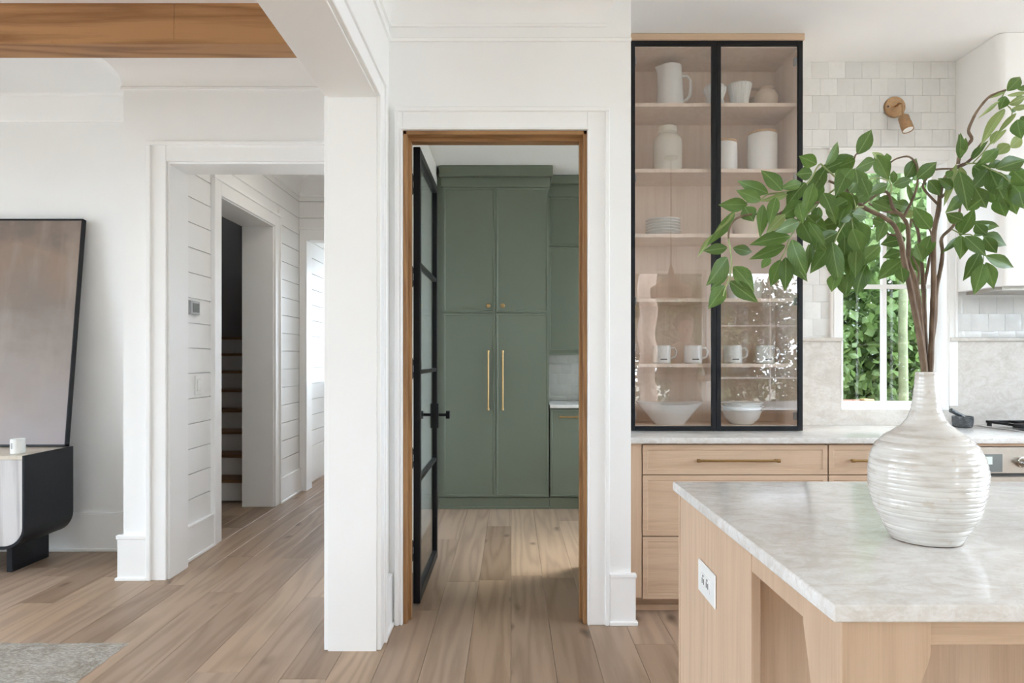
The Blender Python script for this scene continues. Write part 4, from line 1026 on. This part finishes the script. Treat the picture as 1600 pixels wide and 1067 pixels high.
LA = [((215, 712), (85, 732), 68), ((248, 715), (372, 740), 64), ((215, 770), (115, 918), 100), ((250, 825), (375, 950), 100), ((228, 912), (375, 1022), 92), ((200, 938), (105, 1067), 95), ((215, 880), (122, 945), 45),
      ((262, 490), (120, 690), 62), ((335, 457), (178, 455), 84), ((458, 388), (298, 325), 80), ((412, 430), (295, 378), 78), ((540, 372), (442, 258), 88), ((655, 328), (545, 355), 62),
      ((318, 470), (365, 548), 95), ((430, 455), (402, 640), 66), ((505, 412), (470, 540), 70), ((680, 325), (578, 435), 95), ((728, 330), (676, 512), 80), ((668, 440), (550, 520), 95),
      ((748, 215), (656, 170), 82), ((722, 268), (640, 272), 82), ((800, 222), (892, 85), 55), ((968, 172), (790, 252), 98), ((800, 240), (690, 420), 90), ((765, 300), (722, 485), 86),
      ((645, 555), (505, 612), 80), ((588, 645), (395, 668), 86), ((560, 700), (372, 772), 74), ((470, 770), (425, 832), 50), ((600, 665), (655, 850), 100), ((532, 785), (478, 930), 82), ((562, 770), (566, 945), 86),
      ((580, 752), (675, 895), 84), ((648, 545), (728, 678), 105), ((690, 520), (785, 612), 92), ((785, 385), (842, 490), 86), ((880, 560), (782, 585), 92), ((872, 620), (748, 690), 88), ((838, 690), (718, 842), 100),
      ((840, 680), (872, 908), 105), ((915, 650), (908, 835), 88), ((962, 660), (945, 902), 84), ((735, 665), (688, 810), 42), ((700, 690), (690, 860), 40), ((862, 868), (838, 960), 76), ((905, 870), (922, 990), 88),
      ((968, 520), (848, 500), 104), ((890, 590), (945, 720), 92), ((760, 470), (742, 560), 64), ((820, 430), (860, 560), 70), ((870, 500), (890, 590), 66), ((860, 385), (960, 470), 96), ((940, 380), (985, 330), 70),
      ((700, 560), (790, 690), 60), ((760, 610), (740, 720), 60), ((985, 700), (975, 880), 90), ((960, 240), (880, 330), 92), ((930, 430), (850, 470), 80), ((800, 640), (745, 600), 66), ((960, 600), (1010, 740), 100), ((610, 540), (560, 500), 60), ((760, 690), (790, 730), 50), ((640, 450), (665, 560), 70), ((860, 300), (940, 230), 66)]
for b, t_, w in LA: leaf('sweep', A(*b), A(*t_), w, 1.43)
for b, t_, w in [((575, 395), (440, 432), 40), ((262, 500), (150, 610), 28), ((160, 620), (38, 748), 34), ((560, 515), (458, 610), 66), ((560, 405), (500, 395), 30)]: leaf('sweep', A(*b), A(*t_), w, 1.42, True)
for b, t_, w in [((75, 158), (163, 12), 88), ((62, 190), (-20, 225), 76), ((178, 195), (68, 236), 76), ((60, 240), (95, 372), 104), ((20, 250), (-40, 380), 100), ((130, 520), (45, 512), 76), ((50, 558), (125, 692), 115),
                 ((100, 690), (28, 872), 104), ((60, 640), (28, 890), 90), ((128, 812), (55, 970), 104), ((25, 870), (8, 972), 70), ((-5, 395), (48, 500), 108), ((210, 697), (80, 812), 84), ((0, 520), (60, 620), 90), ((160, 370), (60, 430), 80), ((100, 300), (140, 400), 80), ((20, 440), (-30, 540), 80), ((10, 700), (20, 860), 84)]:
    leaf('sweep', B(*b), B(*t_), w, 1.45)
for b, t_, w in [((180, 160), (265, 298), 95), ((255, 205), (252, 152), 44), ((255, 335), (142, 392), 66), ((285, 330), (297, 248), 42), ((288, 342), (402, 308), 66), ((362, 298), (425, 192), 82), ((430, 302), (545, 208), 86), ((372, 328), (398, 460), 27),
                 ((162, 440), (262, 482), 64), ((285, 450), (402, 478), 74), ((512, 602), (418, 484), 94), ((362, 660), (228, 682), 80), ((335, 738), (243, 760), 64), ((348, 780), (212, 884), 98), ((335, 830), (348, 918), 76), ((332, 560), (325, 625), 64), ((240, 558), (193, 668), 66), ((165, 545), (240, 570), 70), ((200, 420), (310, 440), 60), ((270, 480), (330, 520), 50)]:
    leaf('mid', B(*b), B(*t_), w, 1.49)
for b, t_, w in [((250, 198), (155, 150), 44), ((420, 500), (342, 522), 48)]: leaf('mid', B(*b), B(*t_), w, 1.50, True)
for b, t_, w in [((398, 715), (432, 852), 84), ((425, 690), (465, 790), 70), ((512, 640), (468, 765), 84), ((385, 760), (410, 850), 40)]: leaf('thin', B(*b), B(*t_), w, 1.53)
for b, t_, w in [((498, 312), (572, 388), 74), ((642, 358), (568, 305), 58), ((685, 185), (692, 45), 50), ((692, 170), (728, 55), 42), ((812, 210), (908, 125), 74), ((925, 195), (852, 235), 42), ((900, 245), (1070, 188), 95), ((972, 292), (1110, 268), 95),
                 ((765, 225), (872, 302), 95), ((775, 355), (845, 472), 90), ((865, 255), (935, 405), 116), ((962, 340), (1015, 492), 116), ((992, 330), (1100, 442), 116), ((912, 415), (945, 522), 88), ((730, 490), (808, 425), 70), ((682, 258), (735, 455), 95),
                 ((692, 405), (635, 485), 64), ((750, 195), (838, 80), 40), ((850, 250), (780, 350), 80), ((1000, 300), (930, 350), 90), ((1040, 380), (1060, 470), 90), ((640, 255), (605, 292), 44), ((770, 330), (700, 370), 60), ((880, 350), (900, 450), 100), ((1010, 260), (1090, 340), 100)]:
    leaf('tall', B(*b), B(*t_), w, 1.48)
for b, t_, w in [((680, 165), (806, 32), 95), ((760, 150), (860, 128), 44), ((668, 205), (625, 300), 84), ((762, 390), (775, 522), 112), ((612, 625), (463, 740), 82), ((550, 772), (632, 718), 48), ((800, 200), (760, 235), 60), ((790, 365), (830, 420), 60), ((330, 640), (300, 520), 50), ((720, 300), (750, 325), 40)]:
    leaf('tall', C(*b), C(*t_), w, 1.47, False, 5.08)
for b, t_, w in [((622, 240), (428, 376), 30), ((680, 200), (825, 170), 32), ((690, 268), (835, 212), 64), ((722, 302), (835, 285), 46), ((660, 308), (488, 532), 74), ((752, 340), (618, 476), 42), ((720, 500), (815, 462), 32), ((605, 478), (558, 582), 62), ((672, 470), (578, 562), 32), ((705, 615), (803, 520), 88), ((695, 585), (600, 655), 95), ((660, 170), (555, 215), 22)]:
    leaf('tall', C(*b), C(*t_), w, 1.46, True, 5.08)
for b, t_, w in [((665, 215), (600, 460), 44), ((655, 250), (645, 360), 50), ((690, 230), (700, 330), 46)]: leaf('tall', B(*b), B(*t_), w, 1.49, True)
for b, t_, w in [((702, 548), (613, 515), 74), ((688, 642), (762, 503), 80), ((690, 622), (688, 540), 54), ((768, 558), (908, 592), 66), ((768, 642), (862, 578), 48), ((682, 650), (593, 732), 40), ((690, 640), (702, 752), 80), ((715, 645), (832, 748), 80), ((820, 642), (962, 686), 80), ((830, 650), (900, 742), 76), ((802, 738), (735, 886), 80), ((835, 762), (1000, 824), 74), ((825, 808), (778, 972), 90), ((840, 800), (886, 942), 76), ((780, 570), (840, 640), 70)]:
    leaf('side', B(*b), B(*t_), w, 1.53)

# ------------------------------------------------------------------ living room: console, artwork, candle, rug
cs = thing('console_cabinet', (-3.8, 4.27, 0), 'black console cabinet with a whitewashed wood front', 'console')
cx1 = -2.89; cx0 = -4.75; cy0, cy1 = 4.05, 4.50; ct, cb, R = .743, .185, .13
def rounded(x0, x1, zb_, zt_, r):
    p = [(x0, zt_)]
    for i in range(9): a = PI+PI/2*i/8; p.append((x0+r+r*math.cos(a), zb_+r+r*math.sin(a)))
    for i in range(9): a = 1.5*PI+PI/2*i/8; p.append((x1-r+r*math.cos(a), zb_+r+r*math.sin(a)))
    return p+[(x1, zt_)]
o_ = rounded(cx0, cx1, cb, ct, R); i_ = rounded(cx0+.016, cx1-.016, cb+.018, ct, R-.016)
m = MB(); n = len(o_)
for y in (cy0, cy1): m.v += [(x, y, z_) for x, z_ in o_]+[(x, y, z_) for x, z_ in i_]
for k in range(n-1):
    m.f += [(k, k+1, 2*n+k+1, 2*n+k), (n+k, 3*n+k, 3*n+k+1, n+k+1), (k, n+k, n+k+1, k+1), (2*n+k, 2*n+k+1, 3*n+k+1, 3*n+k)]
m.f += [(0, 2*n, 3*n, n), (n-1, 2*n-1, 4*n-1, 3*n-1)]
m.obj('shell', 'black_lacquer', cs, .002)
ii = rounded(cx0+.017, cx1-.017, cb+.019, ct-.026, R-.017)
fxy = lambda d, z, t: (d, t, z)
for q in range(2):
    pass
MB().prism(ii, fxy, cy0+.003, cy0+.02).obj('front_panel', 'whitewashed_wood', cs, .001)
MB().prism(ii, fxy, cy0+.021, cy1-.001).obj('carcass', 'black_lacquer', cs)
box('top', (cx0+.017, cx1-.017, cy0+.003, cy1, ct-.025, ct-.002), 'travertine', cs, .001)
for xx in (-3.12, -4.5): box('foot', (xx, xx+.035, 4.215, 4.55, 0, cb+.003), 'black_lacquer', cs, .002)
aw = thing('artwork', (-3.5, 4.5, ct), 'large abstract brown and grey canvas leaning on the console', 'painting')
M = Matrix.Translation((0, 4.455, ct+.004)) @ Matrix.Rotation(-.118, 4, 'X')
ax1 = X(121, 4.55)
m = MB().box(-4.35, ax1-.022, -.002, .02, .012, 1.518); m.xf(M).obj('canvas', 'painting_canvas', aw)
m = MB(); t0 = .007
m.box(ax1-.022, ax1-.022+t0, -.006, .035, 0, 1.53); m.box(-4.357, -4.35, -.006, .035, 0, 1.53); m.box(-4.357, ax1-.022+t0, -.006, .035, 0, .012); m.box(-4.357, ax1-.022+t0, -.006, .035, 1.518, 1.53)
m.xf(M).obj('frame', 'black_metal', aw)
cy_ = 4.16; cpx = X(28, cy_)
cd = thing('candle', (cpx, cy_, ct), 'small white candle in a glass on the black console', 'candle')
MB().lathe([(.036, 0), (.040, .003), (.040, .09), (.038, .09), (.037, .012), (0, .012)], (cpx, cy_, ct-.0015), 28).obj('vessel', 'white_ceramic', cd)
MB().lathe([(0, .0125), (.0365, .0126), (.0365, .072), (0, .07)], (cpx, cy_, ct-.0015), 28).obj('wax', 'white_ceramic', cd)
MB().tube([(cpx, cy_, ct+.068), (cpx+.002, cy_, ct+.08)], .0012, 6).obj('wick', 'socket_dark', cd)
m = MB()
for k in range(8):
    a = -PI/2-.45+.35*k/8*1.0
    a2 = -PI/2-.45+.35*(k+1)/8
    b_ = len(m.v)
    m.v += [(cpx+.0405*math.cos(q), cy_+.0405*math.sin(q), ct+h_) for q in (a, a2) for h_ in (.03, .066)]
    if k in (1, 2, 5, 6): m.f.append((b_, b_+2, b_+3, b_+1))
m.obj('print', 'socket_dark', cd, fix=False)
rg = thing('rug', (-3.1, 1.6, 0), 'distressed grey beige area rug in the living room', 'rug')
rx1, ry1 = -1.775, 3.165
m = MB(); rq = random.Random(2); nx, ny = 40, 60
xs_ = [-4.6+(rx1+4.6)*i/nx for i in range(nx+1)]; ys_ = [.2+(ry1-.2)*j/ny for j in range(ny+1)]
for j, y in enumerate(ys_):
    for i, x in enumerate(xs_):
        e = rq.uniform(-.006, .006)
        m.v.append((x+(e if i == nx else 0), y+(e if j == ny else 0), .009+rq.uniform(-.001, .001) if 0 < i < nx and 0 < j < ny else .001))
m.f = [(j*(nx+1)+i, j*(nx+1)+i+1, (j+1)*(nx+1)+i+1, (j+1)*(nx+1)+i) for j in range(ny) for i in range(nx)]
m.obj('pile', 'rug_pile', rg, fix=False)
# hall wall fittings
th = thing('thermostat', (WX, 4.44, 1.65), 'grey square thermostat on the shiplap hall wall', 'thermostat')
box('housing', (WX, WX+.024, 4.455, 4.59, 1.61, 1.70), 'grey_plastic', th, .004); box('screen', (WX+.0235, WX+.0255, 4.49, 4.575, 1.625, 1.685), 'display_grey', th)
sw = thing('light_switch', (WX, 4.55, 1.13), 'white light switch plate below the thermostat', 'switch')
box('plate', (WX, WX+.007, 4.56, 4.645, 1.075, 1.205), 'white_plastic', sw, .002); box('rocker', (WX+.006, WX+.012, 4.583, 4.622, 1.10, 1.18), 'white_plastic', sw, .002)
for i, z_ in enumerate((.0,)): pass

# pendant over the island (seen mirrored in the cabinet glass)
pn = thing('pendant_lamp', (1.43, 1.52, 1.9), 'turned walnut pendant lamp reflected in the cabinet glass', 'pendant lamp')
pz = 1.865; c = (1.43, 1.52, pz)
MB().lathe([(.145, .01), (.172, 0), (.182, .02), (.182, .085), (.17, .10), (.12, .125), (.06, .165), (.03, .215), (.014, .27), (.01, .29), (0, .29)], c, 40).obj('shade', 'walnut_wood', pn)
MB().lathe([(0, .02), (.15, .021), (.15, .028), (0, .029)], c, 32).obj('diffuser', 'white_plastic', pn)
MB().tube([(c[0], c[1], pz+.28), (c[0], c[1], H-.02)], .006, 8).obj('rod', 'walnut_wood', pn)
MB().lathe([(.06, 0), (.06, .018), (0, .018)], (c[0], c[1], H-.02), 24).obj('canopy', 'walnut_wood', pn)

# person standing in front of the island, mirrored in the cabinet glass
def person():
    ox, oy = 1.78, .62
    J = {'pelvis': ((0, 0, .92), .15), 'waist': ((0, .01, 1.08), .135), 'chest': ((0, .015, 1.28), .15), 'neck0': ((0, .0, 1.43), .075), 'neck': ((0, .01, 1.49), .052), 'head0': ((0, .025, 1.56), .075), 'head1': ((0, .02, 1.66), .088), 'head2': ((0, .01, 1.73), .055)}
    E = [('pelvis', 'waist'), ('waist', 'chest'), ('chest', 'neck0'), ('neck0', 'neck'), ('neck', 'head0'), ('head0', 'head1'), ('head1', 'head2')]
    for n_, s_ in (('l', -1), ('r', 1)):
        J.update({'sh'+n_: ((s_*.18, 0, 1.40), .062), 'el'+n_: ((s_*.27, .02, 1.13), .047), 'wr'+n_: ((s_*.12, .24, 1.12), .03), 'pa'+n_: ((s_*.085, .31, 1.13), .034),
                  'hip'+n_: ((s_*.10, 0, .88), .105), 'kn'+n_: ((s_*.105, .01, .48), .065), 'an'+n_: ((s_*.105, -.02, .09), .042), 'to'+n_: ((s_*.115, .13, .035), .034)})
        E += [('neck0', 'sh'+n_), ('sh'+n_, 'el'+n_), ('el'+n_, 'wr'+n_), ('wr'+n_, 'pa'+n_), ('pelvis', 'hip'+n_), ('hip'+n_, 'kn'+n_), ('kn'+n_, 'an'+n_), ('an'+n_, 'to'+n_)]
        for f_ in range(4):
            a_ = 'f%d%s' % (f_, n_); lx = s_*(.105-.02*f_); ln = (.045, .055, .058, .05)[f_]
            J[a_+'a'] = ((lx, .345, 1.135-.004*f_), .0095); J[a_+'b'] = ((lx*.9, .345+ln*.7, 1.12), .0085); J[a_+'c'] = ((lx*.8, .335+ln*.6, 1.095), .0075)
            E += [('pa'+n_, a_+'a'), (a_+'a', a_+'b'), (a_+'b', a_+'c')]
        J['t0'+n_] = ((s_*.045, .30, 1.15), .011); J['t1'+n_] = ((s_*.02, .335, 1.155), .009); E += [('pa'+n_, 't0'+n_), ('t0'+n_, 't1'+n_)]
    keys = list(J); ix = {k_: i_ for i_, k_ in enumerate(keys)}
    me = bpy.data.meshes.new('body'); me.from_pydata([J[k_][0] for k_ in keys], [(ix[a_], ix[b_]) for a_, b_ in E], [])
    o = bpy.data.objects.new('person', me); COL.objects.link(o); o.location = (ox, oy, .0)
    o.modifiers.new('skin', 'SKIN'); sub = o.modifiers.new('subdivision', 'SUBSURF'); sub.levels = sub.render_levels = 2
    for i_, k_ in enumerate(keys):
        me.skin_vertices[0].data[i_].radius = (J[k_][1], J[k_][1]*(.72 if k_ in ('pelvis', 'waist', 'chest') else 1)); me.skin_vertices[0].data[i_].use_root = (k_ == 'pelvis')
    bpy.context.view_layer.update()
    ev = o.evaluated_get(bpy.context.evaluated_depsgraph_get()); nm = bpy.data.meshes.new_from_object(ev); o.modifiers.clear(); o.data = nm
    nm.materials.clear(); nm.materials.append(MATS['beige_cloth']); nm.materials.append(MATS['skin']); nm.materials.append(MATS['black_lacquer'])
    for p_ in nm.polygons:
        c_ = p_.center; p_.use_smooth = True
        p_.material_index = 1 if c_.z > 1.47 or (c_.y > .23 and c_.z > 1) else (2 if c_.z < .9 else 0)
    tag(o, 'person in a beige top standing before the island, mirrored in the cabinet glass', 'person'); ORG[o.name] = Vector((ox, oy, 0))
    m = MB().lathe([(0, -.10), (.07, -.085), (.1, -.02), (.098, .04), (.07, .09), (0, .105)], (0, 0, 0), 20)
    m.v = [(x_, y_-(.02 if y_ > 0 else 0), z_) for x_, y_, z_ in m.v]
    m.xf(Matrix.Translation((ox, oy-.015, 1.685))).obj('hair', 'dark_hair', o)
    for s_ in (-1, 1): MB().lathe([(0, -.011), (.011, 0), (0, .011)], (ox+s_*.032, oy+.102, 1.645), 10).obj('eye', 'socket_dark', o)
    MB().tube([(ox, oy+.10, 1.64), (ox, oy+.125, 1.612), (ox, oy+.11, 1.60)], [.008, .014, .010], 8).obj('nose', 'skin', o)
    MB().tube([(ox-.022, oy+.098, 1.578), (ox, oy+.108, 1.576), (ox+.022, oy+.098, 1.578)], .006, 8).obj('mouth', 'brick_red', o)
person()

# ------------------------------------------------------------------ outside
box('ground', (-40, 40, -40, -3.4, -.35, -.3), 'soil_ground', label='garden ground around the house', cat='ground', kind=ST)
box('ground_garden', (-40, 40, 4.4, 40, -.35, -.3), 'soil_ground', label='garden ground behind the kitchen', cat='ground', kind=ST)
box('ground_side', (-40, -6.1, -3.4, 4.4, -.35, -.3), 'stone_paving', label='pale paving beside the living room', cat='ground', kind=ST)
box('ground_yard', (5.4, 40, -3.4, 4.4, -.35, -.3), 'stone_paving', label='pale paving beside the kitchen', cat='ground', kind=ST)
def foliage(name, mat, label, cat, blobs, n, size, seed, group=None):
    rq = random.Random(seed); v = []; f = []
    for q in range(n):
        bx_, by_, bz_, r1, r2, r3 = rq.choice(blobs)
        while True:
            p = Vector((rq.uniform(-1, 1), rq.uniform(-1, 1), rq.uniform(-1, 1)))
            if .25 < p.length < 1: break
        p = p*(.72+.28*rq.random())/max(.35, p.length)*p.length if rq.random() < .4 else p.normalized()*rq.uniform(.78, 1.05)
        c_ = Vector((bx_+p.x*r1, by_+p.y*r2, bz_+p.z*r3))
        if c_.z < -.28: continue
        d = Vector((rq.uniform(-1, 1), rq.uniform(-1, 1), rq.uniform(-1, .6))).normalized(); u = d.orthogonal(); u = Matrix.Rotation(rq.uniform(0, 6.28), 3, d) @ u
        s = size*rq.uniform(.6, 1.25); w = d.cross(u)
        k = len(v)
        v += [tuple(c_), tuple(c_+d*s*.5+u*s*.26+w*s*.05), tuple(c_+d*s), tuple(c_+d*s*.5-u*s*.26+w*s*.05)]
        f.append((k, k+1, k+2, k+3))
    me = MB(); me.v = v; me.f = f
    o = me.obj(name, mat, None, fix=False, smooth=False, label=label, cat=cat, group=group); return o
rb = random.Random(4)
hb = [(rb.uniform(1.9, 6.6), rb.uniform(7.4, 8.9), rb.uniform(.2, 5.0), .75, .6, .7) for _ in range(80)]
foliage('garden_hedge', 'hedge_leaf', 'tall green hedge outside the kitchen window', 'hedge', hb, 70000, .14, 31)
hb = [(rb.uniform(1.9, 3.0), rb.uniform(6.0, 6.6), rb.uniform(1.2, 3.4), .42, .3, .45) for _ in range(10)]
foliage('garden_shrub', 'hedge_leaf', 'leafy climbing shrub close to the kitchen window', 'shrub', hb, 7000, .085, 32)
MB().tube([(3.74, 6.5, -.3), (3.72, 6.5, 1.6), (3.78, 6.52, 4.6)], [.045, .04, .04], 12).obj('tree_trunk', 'pale_bark', label='pale slender tree trunk outside the kitchen window', cat='tree trunk')
box('fence_post', (3.20, 3.29, 6.2, 6.29, -.3, .95), 'post_wood', None, .004, label='short wooden post outside the kitchen window', cat='post')
wq = thing('garden_wall', (3.2, 7.0, -.3), 'low red brick garden wall outside the kitchen window', 'garden wall')
bme = MB().box(-.098, .098, -.05, .05, 0, .062).mesh('brick', bevel=.003, smooth=False); bme.materials.append(MATS['brick_red'])
for r_ in range(17):
    for c_ in range(5): place('brick', bme, wq, (2.75+c_*.206+(.103 if r_ % 2 else 0), 7.0, -.3+r_*.071))
def tree(name, label, x, y, h, rx, rz, seed, n=7000, mat='tree_leaf', size=.16):
    t = thing(name, (x, y, -.3), label, 'tree', 'trees outside the windows'); rq = random.Random(seed)
    MB().tube([(x, y, -.3), (x+.1, y, h*.4), (x, y, h*.8)], [.18, .13, .05], 10).obj('trunk', 'palm_bark', t)
    bl = [(x+rq.uniform(-rx, rx)*.72, y+rq.uniform(-1, 1)*.7, h-rz+rq.uniform(-rz, rz)*.85, rx*.45, .9, rz*.36) for _ in range(22)]
    o = foliage('crown', mat, None, 'tmp', bl, n, size, seed); del o['category']
    wl = o.location.copy(); o.parent = t; o.location = wl-ORG[t.name]
TL = ['dark leafy tree mirrored in the cabinet glass beside the palm', 'dark leafy tree beyond the kitchen corner window', 'broad dark tree behind the living room windows', 'rounded dark tree at the corner of the garden', 'tall dark tree far along the garden edge', 'dark tree standing in the second row behind the palm', 'dark tree standing in the second row behind the living room']
for i, (x, y, h) in enumerate(((2.3, -8.2, 4.6), (8.9, -8.4, 4.4), (-4.3, -8.4, 4.7), (15.5, -9.0, 5.2), (-10.9, -9.0, 5.0), (5.6, -12.4, 5.4), (-1.0, -12.4, 5.4))):
    tree('garden_tree', TL[i], x, y, h, 2.6, 2.6, 51+i, 15000 if i in (0, 1) else 26000, 'tree_leaf', .17)
pt_ = thing('palm_tree', (2.42, -4.55, -.3), 'palm trunk outside the garden window', 'tree')
m = MB(); pts = [(2.42+.03*math.sin(i), -4.55, -.3+i*.12) for i in range(44)]
m.tube(pts, [.155*(1+.05*(i % 2)) for i in range(44)], 14).obj('trunk', 'palm_bark', pt_)
for k in range(14):
    a = 2*PI*k/14; m = MB()
    for i in range(7):
        r_ = .15+.26*i; z_ = 4.8+.45*math.sin(i/6*2.2)-.10*i
        w_ = .22*math.sin(PI*(i+1)/8.5)
        for s in (-1, 1): m.v.append((2.42+r_*math.cos(a)-s*w_*math.sin(a), -4.55+r_*math.sin(a)+s*w_*math.cos(a), z_-.05*abs(s)))
    for i in range(6): m.f.append((2*i, 2*i+1, 2*i+3, 2*i+2))
    m.obj('frond', 'tree_leaf', pt_, fix=False)
